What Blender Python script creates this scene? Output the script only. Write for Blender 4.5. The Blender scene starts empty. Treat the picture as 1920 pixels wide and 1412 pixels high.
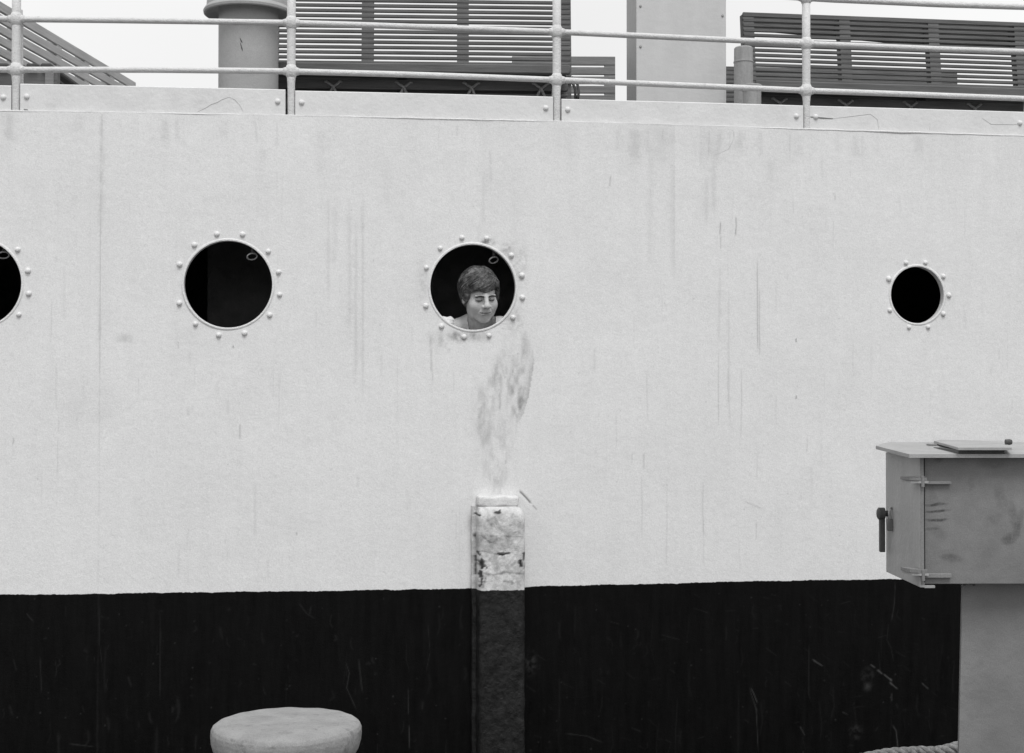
import bpy, bmesh, math, random
import numpy as np
from mathutils import Vector, Matrix
random.seed(7); rng = np.random.default_rng(7)
S = bpy.context.scene; C = S.collection
PI = math.pi; R = math.radians

# ------------------------------------------------------------------ camera
F = 2667.0; EYE = 1.6; PITCH = math.atan(44/F)
cd = bpy.data.cameras.new('camera'); cam = bpy.data.objects.new('camera', cd); C.objects.link(cam)
cd.sensor_width = 36; cd.lens = 36*F/1920; cd.clip_end = 3000; cd.clip_start = .05
cam.location = (0, 0, EYE); cam.rotation_euler = (PI/2+PITCH, 0, 0)
S.camera = cam
S.view_settings.view_transform = 'Standard'; S.view_settings.look = 'None'
S.view_settings.exposure = 0.42; S.view_settings.gamma = 1
S.cycles.max_bounces = 6; S.cycles.use_denoising = True

# ------------------------------------------------------------------ world (black and white film: grey sky) and sun
SUN_EL, SUN_AZ = R(58), R(168)      # azimuth clockwise from +Y (north); behind the photographer, a little to the right
w = bpy.data.worlds.new('World'); S.world = w; w.use_nodes = True
nt = w.node_tree; nt.nodes.clear()
out = nt.nodes.new('ShaderNodeOutputWorld'); bg = nt.nodes.new('ShaderNodeBackground')
sky = nt.nodes.new('ShaderNodeTexSky'); sky.sky_type = 'NISHITA'; sky.sun_disc = False
sky.sun_elevation = SUN_EL; sky.sun_rotation = SUN_AZ; sky.dust_density = 4
bw = nt.nodes.new('ShaderNodeRGBToBW'); nt.links.new(sky.outputs[0], bw.inputs[0])
mx = nt.nodes.new('ShaderNodeMix'); mx.data_type = 'FLOAT'
tc = nt.nodes.new('ShaderNodeTexCoord'); nz = nt.nodes.new('ShaderNodeTexNoise'); nz.inputs['Scale'].default_value = 2.2
nz.inputs['Detail'].default_value = 3
nt.links.new(tc.outputs['Generated'], nz.inputs['Vector'])
mr = nt.nodes.new('ShaderNodeMapRange'); mr.inputs[1].default_value = .3; mr.inputs[2].default_value = .7
mr.inputs[3].default_value = 6.7; mr.inputs[4].default_value = 7.9
nt.links.new(nz.outputs['Fac'], mr.inputs[0])
mx.inputs[0].default_value = .9
nt.links.new(bw.outputs[0], mx.inputs[2]); nt.links.new(mr.outputs[0], mx.inputs[3])
nt.links.new(mx.outputs[0], bg.inputs['Color']); bg.inputs['Strength'].default_value = .1
nt.links.new(bg.outputs[0], out.inputs[0])
sl = bpy.data.lights.new('sun', 'SUN'); sl.energy = 1.5; sl.angle = R(24); sl.color = (1, 1, 1)
so = bpy.data.objects.new('sun', sl); C.objects.link(so)
sd = Vector((math.sin(SUN_AZ)*math.cos(SUN_EL), math.cos(SUN_AZ)*math.cos(SUN_EL), math.sin(SUN_EL)))
so.rotation_euler = sd.to_track_quat('Z', 'Y').to_euler()

# ------------------------------------------------------------------ geometry of the place
def ray(px, py):
    a = Vector((px-960, F, 706-py)); a.rotate(Matrix.Rotation(PITCH, 3, 'X')); return a
def at(px, py, D):                      # the point at distance D in front of the eye
    r = ray(px, py); t = D/r.y; return Vector((r.x*t, D, EYE+r.z*t))
N_ = 1601; _u = np.linspace(-8, 8, N_); _yaw = np.radians(np.clip(7.2+1.7*_u, 3.2, 10.6))
_x = np.concatenate([[0], np.cumsum((np.cos(_yaw[1:])+np.cos(_yaw[:-1]))/2*.01)]); _x -= _x[800]
_y = np.concatenate([[0], np.cumsum((np.sin(_yaw[1:])+np.sin(_yaw[:-1]))/2*.01)]); _y += 6.3-_y[800]
def plan(u, n=0.0):                     # the ship's side in plan: u along it, n outward from it
    yw = np.interp(u, _u, _yaw)
    return np.interp(u, _u, _x)+n*np.sin(yw), np.interp(u, _u, _y)-n*np.cos(yw)
def HP(u, n, z):
    x, y = plan(u, n); return Vector((float(x), float(y), z))
def hyaw(u): return float(np.interp(u, _u, _yaw))
def px2hull(px, py, n=0.0):
    r = ray(px, py); lo, hi = -6.0, 6.0
    for _ in range(40):
        m = (lo+hi)/2; x, y = plan(m, n)
        if x*r.y-y*r.x > 0: hi = m
        else: lo = m
    x, y = plan(lo, n); return lo, EYE+r.z*float(y)/r.y
def curve_px(pts, n=0.0):
    q = [px2hull(a, b, n) for a, b in pts]
    uu = [p[0] for p in q]; zz = [p[1] for p in q]
    k0 = (zz[1]-zz[0])/(uu[1]-uu[0])*.2; k1 = (zz[-1]-zz[-2])/(uu[-1]-uu[-2])*.2
    uu = [-7]+uu+[7]; zz = [zz[0]+k0*(-7-uu[1])]+zz+[zz[-1]+k1*(7-uu[-2])]
    return lambda u: np.interp(u, uu, zz)
ZTOP = curve_px([(0, 207), (270, 211), (545, 216), (800, 221), (1045, 227), (1300, 235), (1510, 241), (1920, 254)])
ZBAND = curve_px([(0, 1115), (400, 1110), (880, 1104), (1000, 1100), (1400, 1090), (1680, 1085)])
DECK = 2.84

# ------------------------------------------------------------------ materials
def G(v): return (v, v, v, 1)
class NT:
    def __init__(s, name, rough=.6, spec=.3, metal=0):
        s.m = bpy.data.materials.new(name); s.m.use_nodes = True; s.t = s.m.node_tree
        s.b = s.t.nodes['Principled BSDF']; s.b.inputs['Roughness'].default_value = rough
        s.b.inputs['Specular IOR Level'].default_value = spec; s.b.inputs['Metallic'].default_value = metal
        s.tc = s.t.nodes.new('ShaderNodeTexCoord')
    def lk(s, a, b): s.t.links.new(a, b)
    def noise(s, scale, vec=None, stretch=None, detail=3, rough=.55):
        n = s.t.nodes.new('ShaderNodeTexNoise'); n.inputs['Scale'].default_value = scale
        n.inputs['Detail'].default_value = detail; n.inputs['Roughness'].default_value = rough
        v = vec or s.tc.outputs['Object']
        if stretch:
            mp = s.t.nodes.new('ShaderNodeMapping'); mp.inputs['Scale'].default_value = stretch
            s.lk(v, mp.inputs['Vector']); v = mp.outputs[0]
        s.lk(v, n.inputs['Vector']); return n.outputs['Fac']
    def rng(s, x, a, b, c, d):
        n = s.t.nodes.new('ShaderNodeMapRange'); s.lk(x, n.inputs[0])
        for i, v in enumerate((a, b, c, d)): n.inputs[i+1].default_value = v
        return n.outputs[0]
    def math(s, op, a, b=0, c=None):
        n = s.t.nodes.new('ShaderNodeMath'); n.operation = op
        for i, v in enumerate((a, b, c)):
            if v is None: continue
            if isinstance(v, (int, float)): n.inputs[i].default_value = v
            else: s.lk(v, n.inputs[i])
        return n.outputs[0]
    def mix(s, f, a, b):
        n = s.t.nodes.new('ShaderNodeMix'); n.data_type = 'FLOAT'
        for i, v in ((0, f), (2, a), (3, b)):
            if isinstance(v, (int, float)): n.inputs[i].default_value = v
            else: s.lk(v, n.inputs[i])
        return n.outputs[0]
    def attr(s, name):
        n = s.t.nodes.new('ShaderNodeAttribute'); n.attribute_name = name; return n.outputs['Fac']
    def color(s, x):
        if isinstance(x, (int, float)): s.b.inputs['Base Color'].default_value = G(x)
        else:
            n = s.t.nodes.new('ShaderNodeCombineColor')
            for i in range(3): s.lk(x, n.inputs[i])
            s.lk(n.outputs[0], s.b.inputs['Base Color'])
    def bump(s, h, dist=.01, strength=1):
        n = s.t.nodes.new('ShaderNodeBump'); n.inputs['Distance'].default_value = dist; n.inputs['Strength'].default_value = strength
        s.lk(h, n.inputs['Height']); s.lk(n.outputs[0], s.b.inputs['Normal'])
def paint(name, v, rough=.5, var=.12, scale=14, dirt=.25, dirtv=.3, bump=.002, spec=.3, grain=.1, stretch=None, thr=.62):
    m = NT(name, rough, spec)
    a = m.rng(m.noise(scale, detail=5, stretch=stretch), .3, .7, 1-var, 1+var)
    g = m.rng(m.noise(300, detail=2), .3, .7, 1-grain, 1+grain)
    base = m.math('MULTIPLY', m.math('MULTIPLY', a, g), v)
    d = m.rng(m.noise(scale*1.7, detail=6, rough=.7, stretch=stretch), thr, thr+.16, 0, dirt)
    m.color(m.mix(d, base, v*dirtv))
    m.bump(m.noise(scale*5, detail=4), bump)
    return m.m
M = {}
M['cap'] = paint('post_cap_paint', .62, var=.1, dirt=.35, scale=16, bump=.004, thr=.55)
M['crack'] = paint('paint_crack', .2)
M['rail'] = paint('rail_paint', .62, var=.07, dirt=.5, scale=26, thr=.6, bump=.004)
M['board'] = paint('toe_board_paint', .66, var=.05, dirt=.25, scale=9, bump=.002, grain=.07)
M['rim'] = paint('rim_paint', .68, var=.05, dirt=.4, scale=30, bump=.003)
M['vent'] = paint('ventilator_paint', .34, var=.06, dirt=.35, scale=7, grain=.12)
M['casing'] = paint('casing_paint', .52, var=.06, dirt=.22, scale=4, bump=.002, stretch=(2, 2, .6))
M['casing_side'] = paint('casing_side_dark', .3, var=.05, dirt=.15, scale=4, bump=.006)  # darker copy of the casing paint for the body behind the front
M['deck'] = paint('deck_planks', .22)
M['post'] = paint('deck_post_paint', .3, var=.15, dirt=.5, scale=12, stretch=(3, 3, .6))
M['cab'] = paint('cabinet_paint', .2, var=.13, dirt=.4, dirtv=.55, scale=4.5, bump=.002, thr=.56, grain=.13)
M['cab_lit'] = paint('cabinet_paint_lit', .34, var=.1, dirt=.4, dirtv=.6, scale=8, bump=.002, stretch=(1, 1, .35), grain=.1)  # cabinet's own grey, lightened to hold the brighter light on the door side
M['cabpost'] = paint('cabinet_post_paint', .185, var=.16, dirt=.4, dirtv=.6, scale=5, bump=.003, thr=.56, grain=.13)
M['lid'] = paint('lid_paint', .33, var=.12, dirt=.3, scale=9)
M['rust'] = paint('dark_steel', .07, var=.2, dirt=.5, rough=.55)
M['lock'] = paint('padlock_metal', .13, var=.15, rough=.4, spec=.5, dirt=.3)
M['brightmetal'] = paint('worn_bright_metal', .4, rough=.3, spec=.6)
M['bollard'] = paint('bollard_paint', .25, var=.16, dirt=.7, dirtv=.45, scale=13, bump=.003, grain=.12, thr=.55)
M['quay'] = paint('quay_concrete', .13, var=.15, scale=2, rough=.9)
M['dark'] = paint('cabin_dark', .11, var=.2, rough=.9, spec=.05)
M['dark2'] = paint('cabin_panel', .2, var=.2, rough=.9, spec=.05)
M['black'] = paint('joint_grime', .02, rough=.9, spec=.05)
def woodmat(name, v, ax, rough=.7, contrast=.22):
    m = NT(name, rough, .2); st = [9, 9, 9]; st[ax] = .7
    a = m.rng(m.noise(5, stretch=tuple(st), detail=6, rough=.65), .3, .7, 1-contrast, 1+contrast)
    b = m.rng(m.noise(2.5, detail=2), .3, .7, .9, 1.12)
    g = m.rng(m.noise(260, detail=1), .3, .7, .92, 1.08)
    m.color(m.math('MULTIPLY', m.math('MULTIPLY', m.math('MULTIPLY', a, b), g), v)); m.bump(m.noise(8, stretch=tuple(st), detail=5), .003)
    return m.m
M['slat'] = woodmat('bench_wood', .125, 0); M['plank'] = woodmat('bench_front_wood', .115, 0)
M['pale'] = woodmat('pale_bench_wood', .40, 0, contrast=.1); M['mid'] = woodmat('weathered_bench_wood', .22, 0)
M['under'] = woodmat('bench_underside_wood', .075, 0)
m = NT('rope_fibre', .9, .1); m.color(m.rng(m.noise(90, detail=4), .3, .7, .16, .36)); m.bump(m.noise(220), .003); M['rope'] = m.m
m = NT('lashing_rope', .9, .1); m.color(m.rng(m.noise(120, detail=3), .3, .7, .2, .4)); m.bump(m.noise(260), .003); M['lash'] = m.m
m = NT('water', .08, .5); m.color(.02); m.bump(m.noise(4, detail=5), .05); M['water'] = m.m

# ------------------------------------------------------------------ object helpers
def tag(o, label=None, cat=None, group=None, kind=None):
    if label: o['label'] = label
    if cat: o['category'] = cat
    if group: o['group'] = group
    if kind: o['kind'] = kind
    return o
def empty(name, loc, rz=0, label=None, cat=None, group=None):
    o = bpy.data.objects.new(name, None); C.objects.link(o); o.location = loc; o.rotation_euler = (0, 0, rz)
    return tag(o, label, cat, group)
def obj(name, bm, mat, parent=None, smooth=False, loc=None, rz=None):
    me = bpy.data.meshes.new(name)
    if isinstance(bm, tuple): me.from_pydata(bm[0], [], bm[1]); me.update()
    else:
        bmesh.ops.recalc_face_normals(bm, faces=bm.faces); bm.to_mesh(me); bm.free()
    if smooth:
        me.polygons.foreach_set('use_smooth', [True]*len(me.polygons))
        if smooth != 'all': me.set_sharp_from_angle(angle=R(38))
    me.materials.append(mat)
    o = bpy.data.objects.new(name, me); C.objects.link(o); o.parent = parent
    if loc is not None: o.location = loc
    if rz is not None: o.rotation_euler = (0, 0, rz)
    return o
def B(): return bmesh.new()
def box(bm, c, s, bev=.0, rot=None, seg=1):
    r = bmesh.ops.create_cube(bm, size=1); vs = r['verts']
    bmesh.ops.scale(bm, vec=s, verts=vs)
    if bev:
        es = list({e for v in vs for e in v.link_edges})
        q = bmesh.ops.bevel(bm, geom=es, offset=bev, segments=seg, affect='EDGES', profile=.5)
        vs = list({v for f in q['faces'] for v in f.verts} | {v for v in vs if v.is_valid})
    if rot is not None: bmesh.ops.rotate(bm, verts=vs, cent=(0, 0, 0), matrix=rot)
    bmesh.ops.translate(bm, vec=c, verts=vs); return vs
def lathe(bm, prof, seg=40, c=(0, 0, 0), rot=None):
    rings = []
    for r, z in prof:
        ring = []
        for i in range(seg):
            p = Vector((r*math.cos(2*PI*i/seg), r*math.sin(2*PI*i/seg), z))
            if rot is not None: p = rot @ p
            ring.append(bm.verts.new(p+Vector(c)))
        rings.append(ring)
    for a, b in zip(rings, rings[1:]):
        for i in range(seg): bm.faces.new((a[i], a[(i+1) % seg], b[(i+1) % seg], b[i]))
    if prof[0][0] > 1e-5: bm.faces.new(rings[0][::-1])
    if prof[-1][0] > 1e-5: bm.faces.new(rings[-1])
def tube(bm, pts, r, seg=10, closed=False):
    pts = [Vector(p) for p in pts]; n = len(pts); rings = []
    rr = r if isinstance(r, (list, tuple)) else [r]*n
    t0 = (pts[1]-pts[0]).normalized(); up = Vector((0, 0, 1)) if abs(t0.z) < .9 else Vector((1, 0, 0))
    nrm = (up-t0*up.dot(t0)).normalized()
    for i, p in enumerate(pts):
        if closed: t = (pts[(i+1) % n]-pts[i-1]).normalized()
        else: t = (pts[min(i+1, n-1)]-pts[max(i-1, 0)]).normalized()
        nrm = (nrm-t*nrm.dot(t)).normalized(); bn = t.cross(nrm)
        rings.append([bm.verts.new(p+(nrm*math.cos(2*PI*k/seg)+bn*math.sin(2*PI*k/seg))*rr[i]) for k in range(seg)])
    prs = list(zip(rings, rings[1:]))+([(rings[-1], rings[0])] if closed else [])
    for a, b in prs:
        for k in range(seg): bm.faces.new((a[k], a[(k+1) % seg], b[(k+1) % seg], b[k]))
    if not closed: bm.faces.new(rings[0][::-1]); bm.faces.new(rings[-1])
def prism(bm, pts, z0, z1):
    a = [bm.verts.new((x, y, z0)) for x, y in pts]; b = [bm.verts.new((x, y, z1)) for x, y in pts]; n = len(pts)
    bm.faces.new(a[::-1]); bm.faces.new(b)
    for i in range(n): bm.faces.new((a[i], a[(i+1) % n], b[(i+1) % n], b[i]))
def dome(bm, r, h, seg=16):
    lathe(bm, [(r*1.12, -.004), (r*1.12, .0), (r, .003), (r*.93, h*.45), (r*.72, h*.78), (r*.4, h*.95), (0.0001, h)], seg)

# ------------------------------------------------------------------ setting
bm = B(); box(bm, (0, -12.2, -.9), (60, 35.6, 1.8), .03); tag(obj('quay', bm, M['quay']), kind='structure')
bm = B(); bmesh.ops.create_grid(bm, x_segments=2, y_segments=2, size=1500); q = obj('water', bm, M['water']); q.location = (0, 300, -1.3); tag(q, kind='structure')

# ------------------------------------------------------------------ the ship
ship = empty('passenger_ship', (float(plan(0)[0]), 6.3, -1.3), 0,
             'steel ship with white upper side, black lower band and round portholes', 'ship')
SHO = Vector(ship.location)
def ship_part(name, bm, mat, smooth=False, parent=None):
    o = obj(name, bm, mat, parent or ship, smooth); o.location = -SHO; return o

PORTS = [(-44, 531, .192, 0), (428, 533, .192, 0), (887, 538.5, .192, 0), (1720, 553, .1345, 1)]
PUZ = [px2hull(p[0], p[1]) for p in PORTS]
ANG12 = [102.8, 74.3, 40.0, 14.0, -11.4, -36.8, -71.6, -100.2, -128.7, -158, 158, 130.6]
ANG9 = [110.7, 74.8, 34, 0, -34, -70.5, -106, -152, 153]

us = np.concatenate([np.arange(-6.5, -2.46, .08), np.arange(-2.46, 2.62, .0042), np.arange(2.62, 6.6, .08)])
nzr = 690
tt = np.linspace(0, 1, nzr)
U = np.repeat(us[:, None], nzr+12, 1)
zt = ZTOP(us)
low = np.linspace(-2.2, -.02, 12)
Z = np.concatenate([np.repeat(low[None, :], len(us), 0), -.0+tt[None, :]*(zt[:, None])], 1)
def fbm(x, y, seed, octs=4):
    r_ = np.random.default_rng(seed); o = np.zeros_like(x); a = 1; tot = 0
    for k in range(octs):
        T = r_.random((64, 64)); X = x*2**k; Y = y*2**k
        xi = np.floor(X).astype(int); yi = np.floor(Y).astype(int); fx = X-xi; fy = Y-yi
        fx = fx*fx*(3-2*fx); fy = fy*fy*(3-2*fy)
        g = lambda i, j: T[(xi+i) % 64, (yi+j) % 64]
        o += a*((g(0, 0)*(1-fx)+g(1, 0)*fx)*(1-fy)+(g(0, 1)*(1-fx)+g(1, 1)*fx)*fy); tot += a; a *= .55
    return o/tot
N0 = np.zeros_like(U); DIRT = np.zeros_like(U); SCR = np.zeros_like(U)
N0 += (fbm(U*1.1+30, Z*1.3+30, 1, 3)-.5)*.012
N0 += (fbm(U*5+30, Z*5+30, 2, 3)-.5)*.003
def stroke(arr, pts, w, amp, n=0.0, rag=0.0, ends=True):
    q = [px2hull(a, b, n) for a, b in pts]
    L = sum(math.dist(a, b) for a, b in zip(q, q[1:])); s0 = 0
    for (u0, z0), (u1, z1) in zip(q, q[1:]):
        p = w*4+.02
        i0, i1 = np.searchsorted(us, [min(u0, u1)-p, max(u0, u1)+p])
        if i1 <= i0: continue
        uu = U[i0:i1]; zz = Z[i0:i1]; k = (zz > min(z0, z1)-p) & (zz < max(z0, z1)+p)
        du, dz = u1-u0, z1-z0; l2 = du*du+dz*dz+1e-12; l = math.sqrt(l2)
        t = np.clip(((uu-u0)*du+(zz-z0)*dz)/l2, 0, 1)
        d = np.hypot(uu-u0-t*du, zz-z0-t*dz)
        if rag: d = d*(1+rag*(fbm(uu*60+5, zz*25+50, 11, 2)-.5)*2)
        s = (s0+t*l)/L
        tap = np.clip(np.minimum(s, 1-s)*6+.25, 0, 1) if ends else 1
        v = amp*np.exp(-(d/w)**2)*tap*k
        a = arr[i0:i1]
        arr[i0:i1] = np.maximum(a, v) if amp > 0 else np.minimum(a, v); s0 += l
def blob(arr, px, py, rx, ry, amp, rot=0, seed=3, soft=1.6, fs=(25, 12)):
    u0, z0 = px2hull(px, py); rx /= 425.; ry /= 425.
    p = max(rx, ry)*2; i0, i1 = np.searchsorted(us, [u0-p, u0+p]); uu = U[i0:i1]-u0; zz = Z[i0:i1]-z0
    c, s = math.cos(rot), math.sin(rot); a = (uu*c+zz*s)/rx; b = (-uu*s+zz*c)/ry
    e = np.exp(-(a*a+b*b)**soft)
    arr[i0:i1] += amp*e*np.clip((fbm(uu*fs[0]+20, zz*fs[1]+20, seed, 4)-.32)*2.6, 0, 1.4)
# plating seam
stroke(N0, [(191, 205), (188, 500), (185, 900), (182, 1412)], .005, .0016, ends=False)
stroke(DIRT, [(191, 215), (188, 500), (187, 700)], .0025, .34, rag=.9, ends=False)
stroke(DIRT, [(187, 700), (184, 1110)], .002, .16, rag=.9, ends=False)
stroke(DIRT, [(191, 212), (190, 420)], .012, .14, rag=.6)
stroke(SCR, [(185, 1112), (182, 1412)], .0035, .07, rag=.9, ends=False)
# rain streaks and runs
for x, y0, y1, w_, a in [(616, 375, 560, .006, .16), (629, 385, 500, .012, .12), (655, 380, 620, .009, .15), (668, 420, 720, .008, .17), (680, 380, 740, .005, .2),
        (667, 560, 715, .003, .26), (600, 240, 330, .02, .10), (310, 225, 265, .02, .2), (1220, 290, 500, .012, .1), (1265, 300, 520, .018, .15), (1268, 350, 470, .008, .17),
        (1275, 310, 440, .006, .2), (1325, 330, 420, .01, .15), (1338, 300, 400, .012, .15), (1445, 300, 340, .016, .1), (150, 215, 250, .02, .12), (420, 225, 260, .02, .1),
        (725, 300, 400, .02, .07), (120, 500, 600, .006, .1), (985, 620, 640, .01, .15), (965, 360, 520, .02, .05), (1350, 500, 640, .006, .15), (1366, 540, 800, .004, .18)]:
    stroke(DIRT, [(x, y0), (x+random.uniform(-2, 2), y1)], w_, a, rag=.7)
for x, y0, y1, a in [(1351, 416, 440, .7), (1352, 440, 470, .35), (1380, 406, 443, .75), (1420, 486, 660, .5), (1424, 540, 668, .45), (1145, 330, 350, .5), (1493, 635, 642, 1.),
        (1493, 742, 749, 1.), (1347, 660, 800, .3), (1365, 690, 760, .3), (1390, 690, 820, .28), (1207, 850, 880, .4), (1203, 890, 1010, .25), (1318, 905, 1010, .35), (1320, 1010, 1060, .2),
        (1250, 900, 1060, .22), (1420, 850, 900, .2), (1213, 700, 790, .25), (1155, 770, 840, .2), (1290, 730, 800, .2), (450, 795, 825, .5), (437, 648, 653, .9), (808, 625, 700, .4),
        (700, 486, 493, .3), (556, 998, 1004, .8), (1565, 365, 375, .4), (106, 680, 770, .2), (108, 820, 900, .22), (110, 780, 810, .2), (97, 560, 640, .18), (25, 820, 835, .5),
        (1418, 980, 1010, .3), (1513, 820, 850, .3), (1455, 740, 800, .18), (1275, 905, 935, .6), (1293, 910, 915, .8), (1185, 850, 870, .3), (333, 640, 655, .3), (1600, 640, 700, .15)]:
    stroke(DIRT, [(x, y0), (x+random.uniform(-1, 1), (y0+y1)/2), (x+random.uniform(-1.5, 1.5), y1)], .0026, a)
for _ in range(170):
    x = random.uniform(-20, 1900); y = random.uniform(280, 1080); L_ = random.expovariate(1/38)
    stroke(DIRT, [(x, y), (x+random.uniform(-2, 2), y+L_)], random.choice([.0022, .003, .006]), random.uniform(.05, .16), rag=.5)
for _ in range(55):            # fine diagonal scuffs
    x = random.uniform(30, 1600); y = random.uniform(850, 1090); L_ = random.uniform(8, 36)
    stroke(DIRT, [(x, y), (x+L_, y+L_*.8)], .0022, random.uniform(.05, .14))
for _ in range(26):
    x = random.uniform(-20, 1900); L_ = random.uniform(12, 60)
    u_, z_ = 0, 0; stroke(DIRT, [(x, 213+x*.0245), (x+random.uniform(-3, 3), 213+x*.0245+L_)], random.choice([.004, .01, .02]), random.uniform(.06, .2), rag=.9)
for _ in range(60):
    x = random.uniform(0, 1900); y = random.uniform(270, 1080); stroke(DIRT, [(x, y), (x+1, y+1.5)], .003, random.uniform(.1, .5))
# rough patch below the upper deck edge
blob(DIRT, 1285, 268, 90, 38, .2, seed=5, fs=(9, 9)); blob(DIRT, 1340, 285, 30, 22, .15, seed=6)
stroke(DIRT, [(1368, 243), (1376, 247), (1375, 262), (1366, 280), (1340, 292), (1332, 300)], .002, .42)
stroke(DIRT, [(1255, 310), (1279, 314), (1280, 330)], .003, .25); stroke(DIRT, [(1282, 302), (1300, 305), (1311, 310), (1318, 302)], .003, .2)
stroke(DIRT, [(1278, 413), (1298, 417)], .003, -.4)
# scuffs under the middle porthole
blob(DIRT, 968, 715, 20, 64, .55, rot=-.12, seed=8, fs=(60, 22)); blob(DIRT, 975, 755, 10, 34, .62, rot=-.32, seed=9, fs=(80, 25))
blob(DIRT, 932, 715, 18, 60, .46, rot=-.3, seed=10, fs=(60, 22)); blob(DIRT, 905, 780, 16, 56, .38, rot=.1, seed=12, fs=(60, 20))
blob(DIRT, 930, 850, 30, 75, .3, seed=13, fs=(55, 22)); blob(DIRT, 985, 650, 22, 30, .3, seed=14); blob(DIRT, 935, 905, 15, 34, .22, seed=15, fs=(70, 25))
blob(DIRT, 868, 628, 36, 12, .7, seed=16, fs=(60, 50)); blob(DIRT, 835, 640, 26, 20, .35, seed=17, fs=(50, 50)); blob(DIRT, 900, 632, 60, 10, .25, seed=18)
blob(DIRT, 965, 600, 16, 26, .45, seed=19, fs=(60, 60)); blob(DIRT, 880, 790, 50, 26, .12, seed=20); blob(DIRT, 975, 500, 16, 40, .35, seed=23, fs=(70, 70))
blob(DIRT, 915, 455, 14, 8, .9, seed=21, fs=(80, 80)); blob(DIRT, 792, 530, 12, 40, .25, seed=22, fs=(60, 60)); blob(DIRT, 950, 470, 14, 12, .6, seed=24, fs=(70, 70))
def edge_stain(arr, pts, w_, amp, seed, side=-1):
    q = sorted([px2hull(a, b)[::-1] for a, b in pts]); zz = [p[0] for p in q]; uu2 = [p[1] for p in q]
    ue = np.interp(Z, zz, uu2)+(fbm(Z*60, Z*0+3, seed, 3)-.5)*.008; dd = (ue-U)*(-side)
    tz = np.clip((Z-zz[0])/.05, 0, 1)*np.clip((zz[-1]-Z)/.12, 0, 1)
    k = (dd > 0) & (dd < w_*4) & (tz > 0)
    v = amp*np.exp(-dd/w_)*tz*(.45+.9*fbm(U*55+20, Z*16+20, seed+1, 4)); arr[k] = np.maximum(arr[k], v[k])
edge_stain(DIRT, [(999, 640), (1001, 680), (995, 720), (990, 745), (982, 775), (969, 800)], .022, .58, 91)
edge_stain(DIRT, [(940, 690), (939, 735), (937, 772)], .010, .55, 93)
edge_stain(DIRT, [(915, 745), (912, 790), (905, 830)], .02, .3, 95)
edge_stain(DIRT, [(985, 612), (1000, 640)], .05, .22, 97)
stroke(DIRT, [(935, 735), (938, 752), (936, 770)], .004, .5, rag=.8); stroke(DIRT, [(994, 680), (991, 735), (980, 770), (969, 795)], .004, .45, rag=.8)
stroke(DIRT, [(804, 620), (810, 690), (812, 720)], .0026, .35); stroke(DIRT, [(938, 616), (975, 620)], .003, .3, rag=.5)
stroke(DIRT, [(938, 607), (960, 608), (962, 590)], .003, .3)
stroke(DIRT, [(949, 862), (947, 871)], .004, .4)
stroke(DIRT, [(974, 921), (986, 933), (996, 945)], .0036, 1.2); stroke(DIRT, [(998, 947), (1007, 956)], .0026, .8); stroke(N0, [(974, 921), (986, 933), (996, 945)], .004, -.003)
blob(DIRT, 884, 985, 9, 60, .4, seed=25); blob(DIRT, 240, 635, 18, 8, .25, seed=26)
blob(DIRT, 150, 760, 70, 60, .1, seed=27, fs=(8, 5)); blob(DIRT, 1230, 620, 160, 100, .06, seed=28, fs=(6, 4))
for px_, py_ in [(848, 958), (245, 640), (1300, 560), (620, 880), (1395, 955), (1085, 700), (1563, 363)]:
    stroke(DIRT, [(px_-1, py_), (px_+1.5, py_+1)], .005, .3)
stroke(DIRT, [(1395, 940), (1430, 955)], .0024, .35)
# thick paint lip with small gaps under the toe boards
DIRT += np.clip(1-(zt[:, None]-Z)/.006, 0, 1)*.45*np.clip((fbm(U*7+9, Z*0+3, 31, 3)-.45)*4, 0, 1)
# scratches in the black paint
def bs(pts, w_=.0024, a=.5, rag=.6): stroke(SCR, pts, w_, a, rag=rag)
bs([(1678, 1092), (1677, 1130), (1672, 1165)], a=.22); bs([(1666, 1170), (1663, 1200), (1671, 1215), (1676, 1240)], a=.12); bs([(1672, 1300), (1672, 1315)], .003, .4)
bs([(1632, 1246), (1641, 1252)], a=.8); bs([(1645, 1256), (1655, 1264)], a=.8); bs([(1657, 1264), (1673, 1277)], a=1.1); bs([(1668, 1279), (1683, 1292)], a=.9)
bs([(1729, 1281), (1741, 1292)], a=.7); bs([(1523, 1236), (1533, 1243), (1543, 1249)], a=.7); bs([(1674, 1360), (1680, 1370), (1684, 1404)], a=.55); bs([(1405, 1290), (1418, 1330), (1422, 1410)], a=.3)
bs([(1408, 1290), (1413, 1300), (1420, 1318)], a=.6); bs([(1517, 1210), (1516, 1300), (1520, 1315)], a=.15); bs([(1579, 1335), (1590, 1340)], a=.3); bs([(1500, 1362), (1510, 1380)], a=.4)
blob(SCR, 1626, 1274, 14, 22, .42, seed=41, soft=3, fs=(30, 30)); blob(SCR, 1605, 1372, 12, 14, .35, seed=42, fs=(60, 60)); blob(SCR, 995, 1245, 10, 22, .4, seed=43, fs=(70, 70))
bs([(648, 1240), (655, 1262), (650, 1290), (668, 1330)], a=.25); bs([(672, 1235), (680, 1300)], a=.2); bs([(560, 1345), (561, 1400)], a=.2); bs([(765, 1290), (766, 1340)], a=.25); bs([(767, 1360), (768, 1405)], a=.4)
bs([(50, 1150), (62, 1165)], a=.25); bs([(75, 1230), (78, 1300)], a=.15); bs([(300, 1170), (300, 1310)], a=.14); bs([(560, 1130), (575, 1150), (590, 1160)], a=.14)
bs([(130, 1395), (175, 1400)], a=.25); bs([(1240, 1190), (1275, 1200)], a=.12); bs([(1060, 1375), (1100, 1380), (1130, 1392)], a=.2); bs([(1300, 1140), (1330, 1150)], a=.12)
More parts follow.
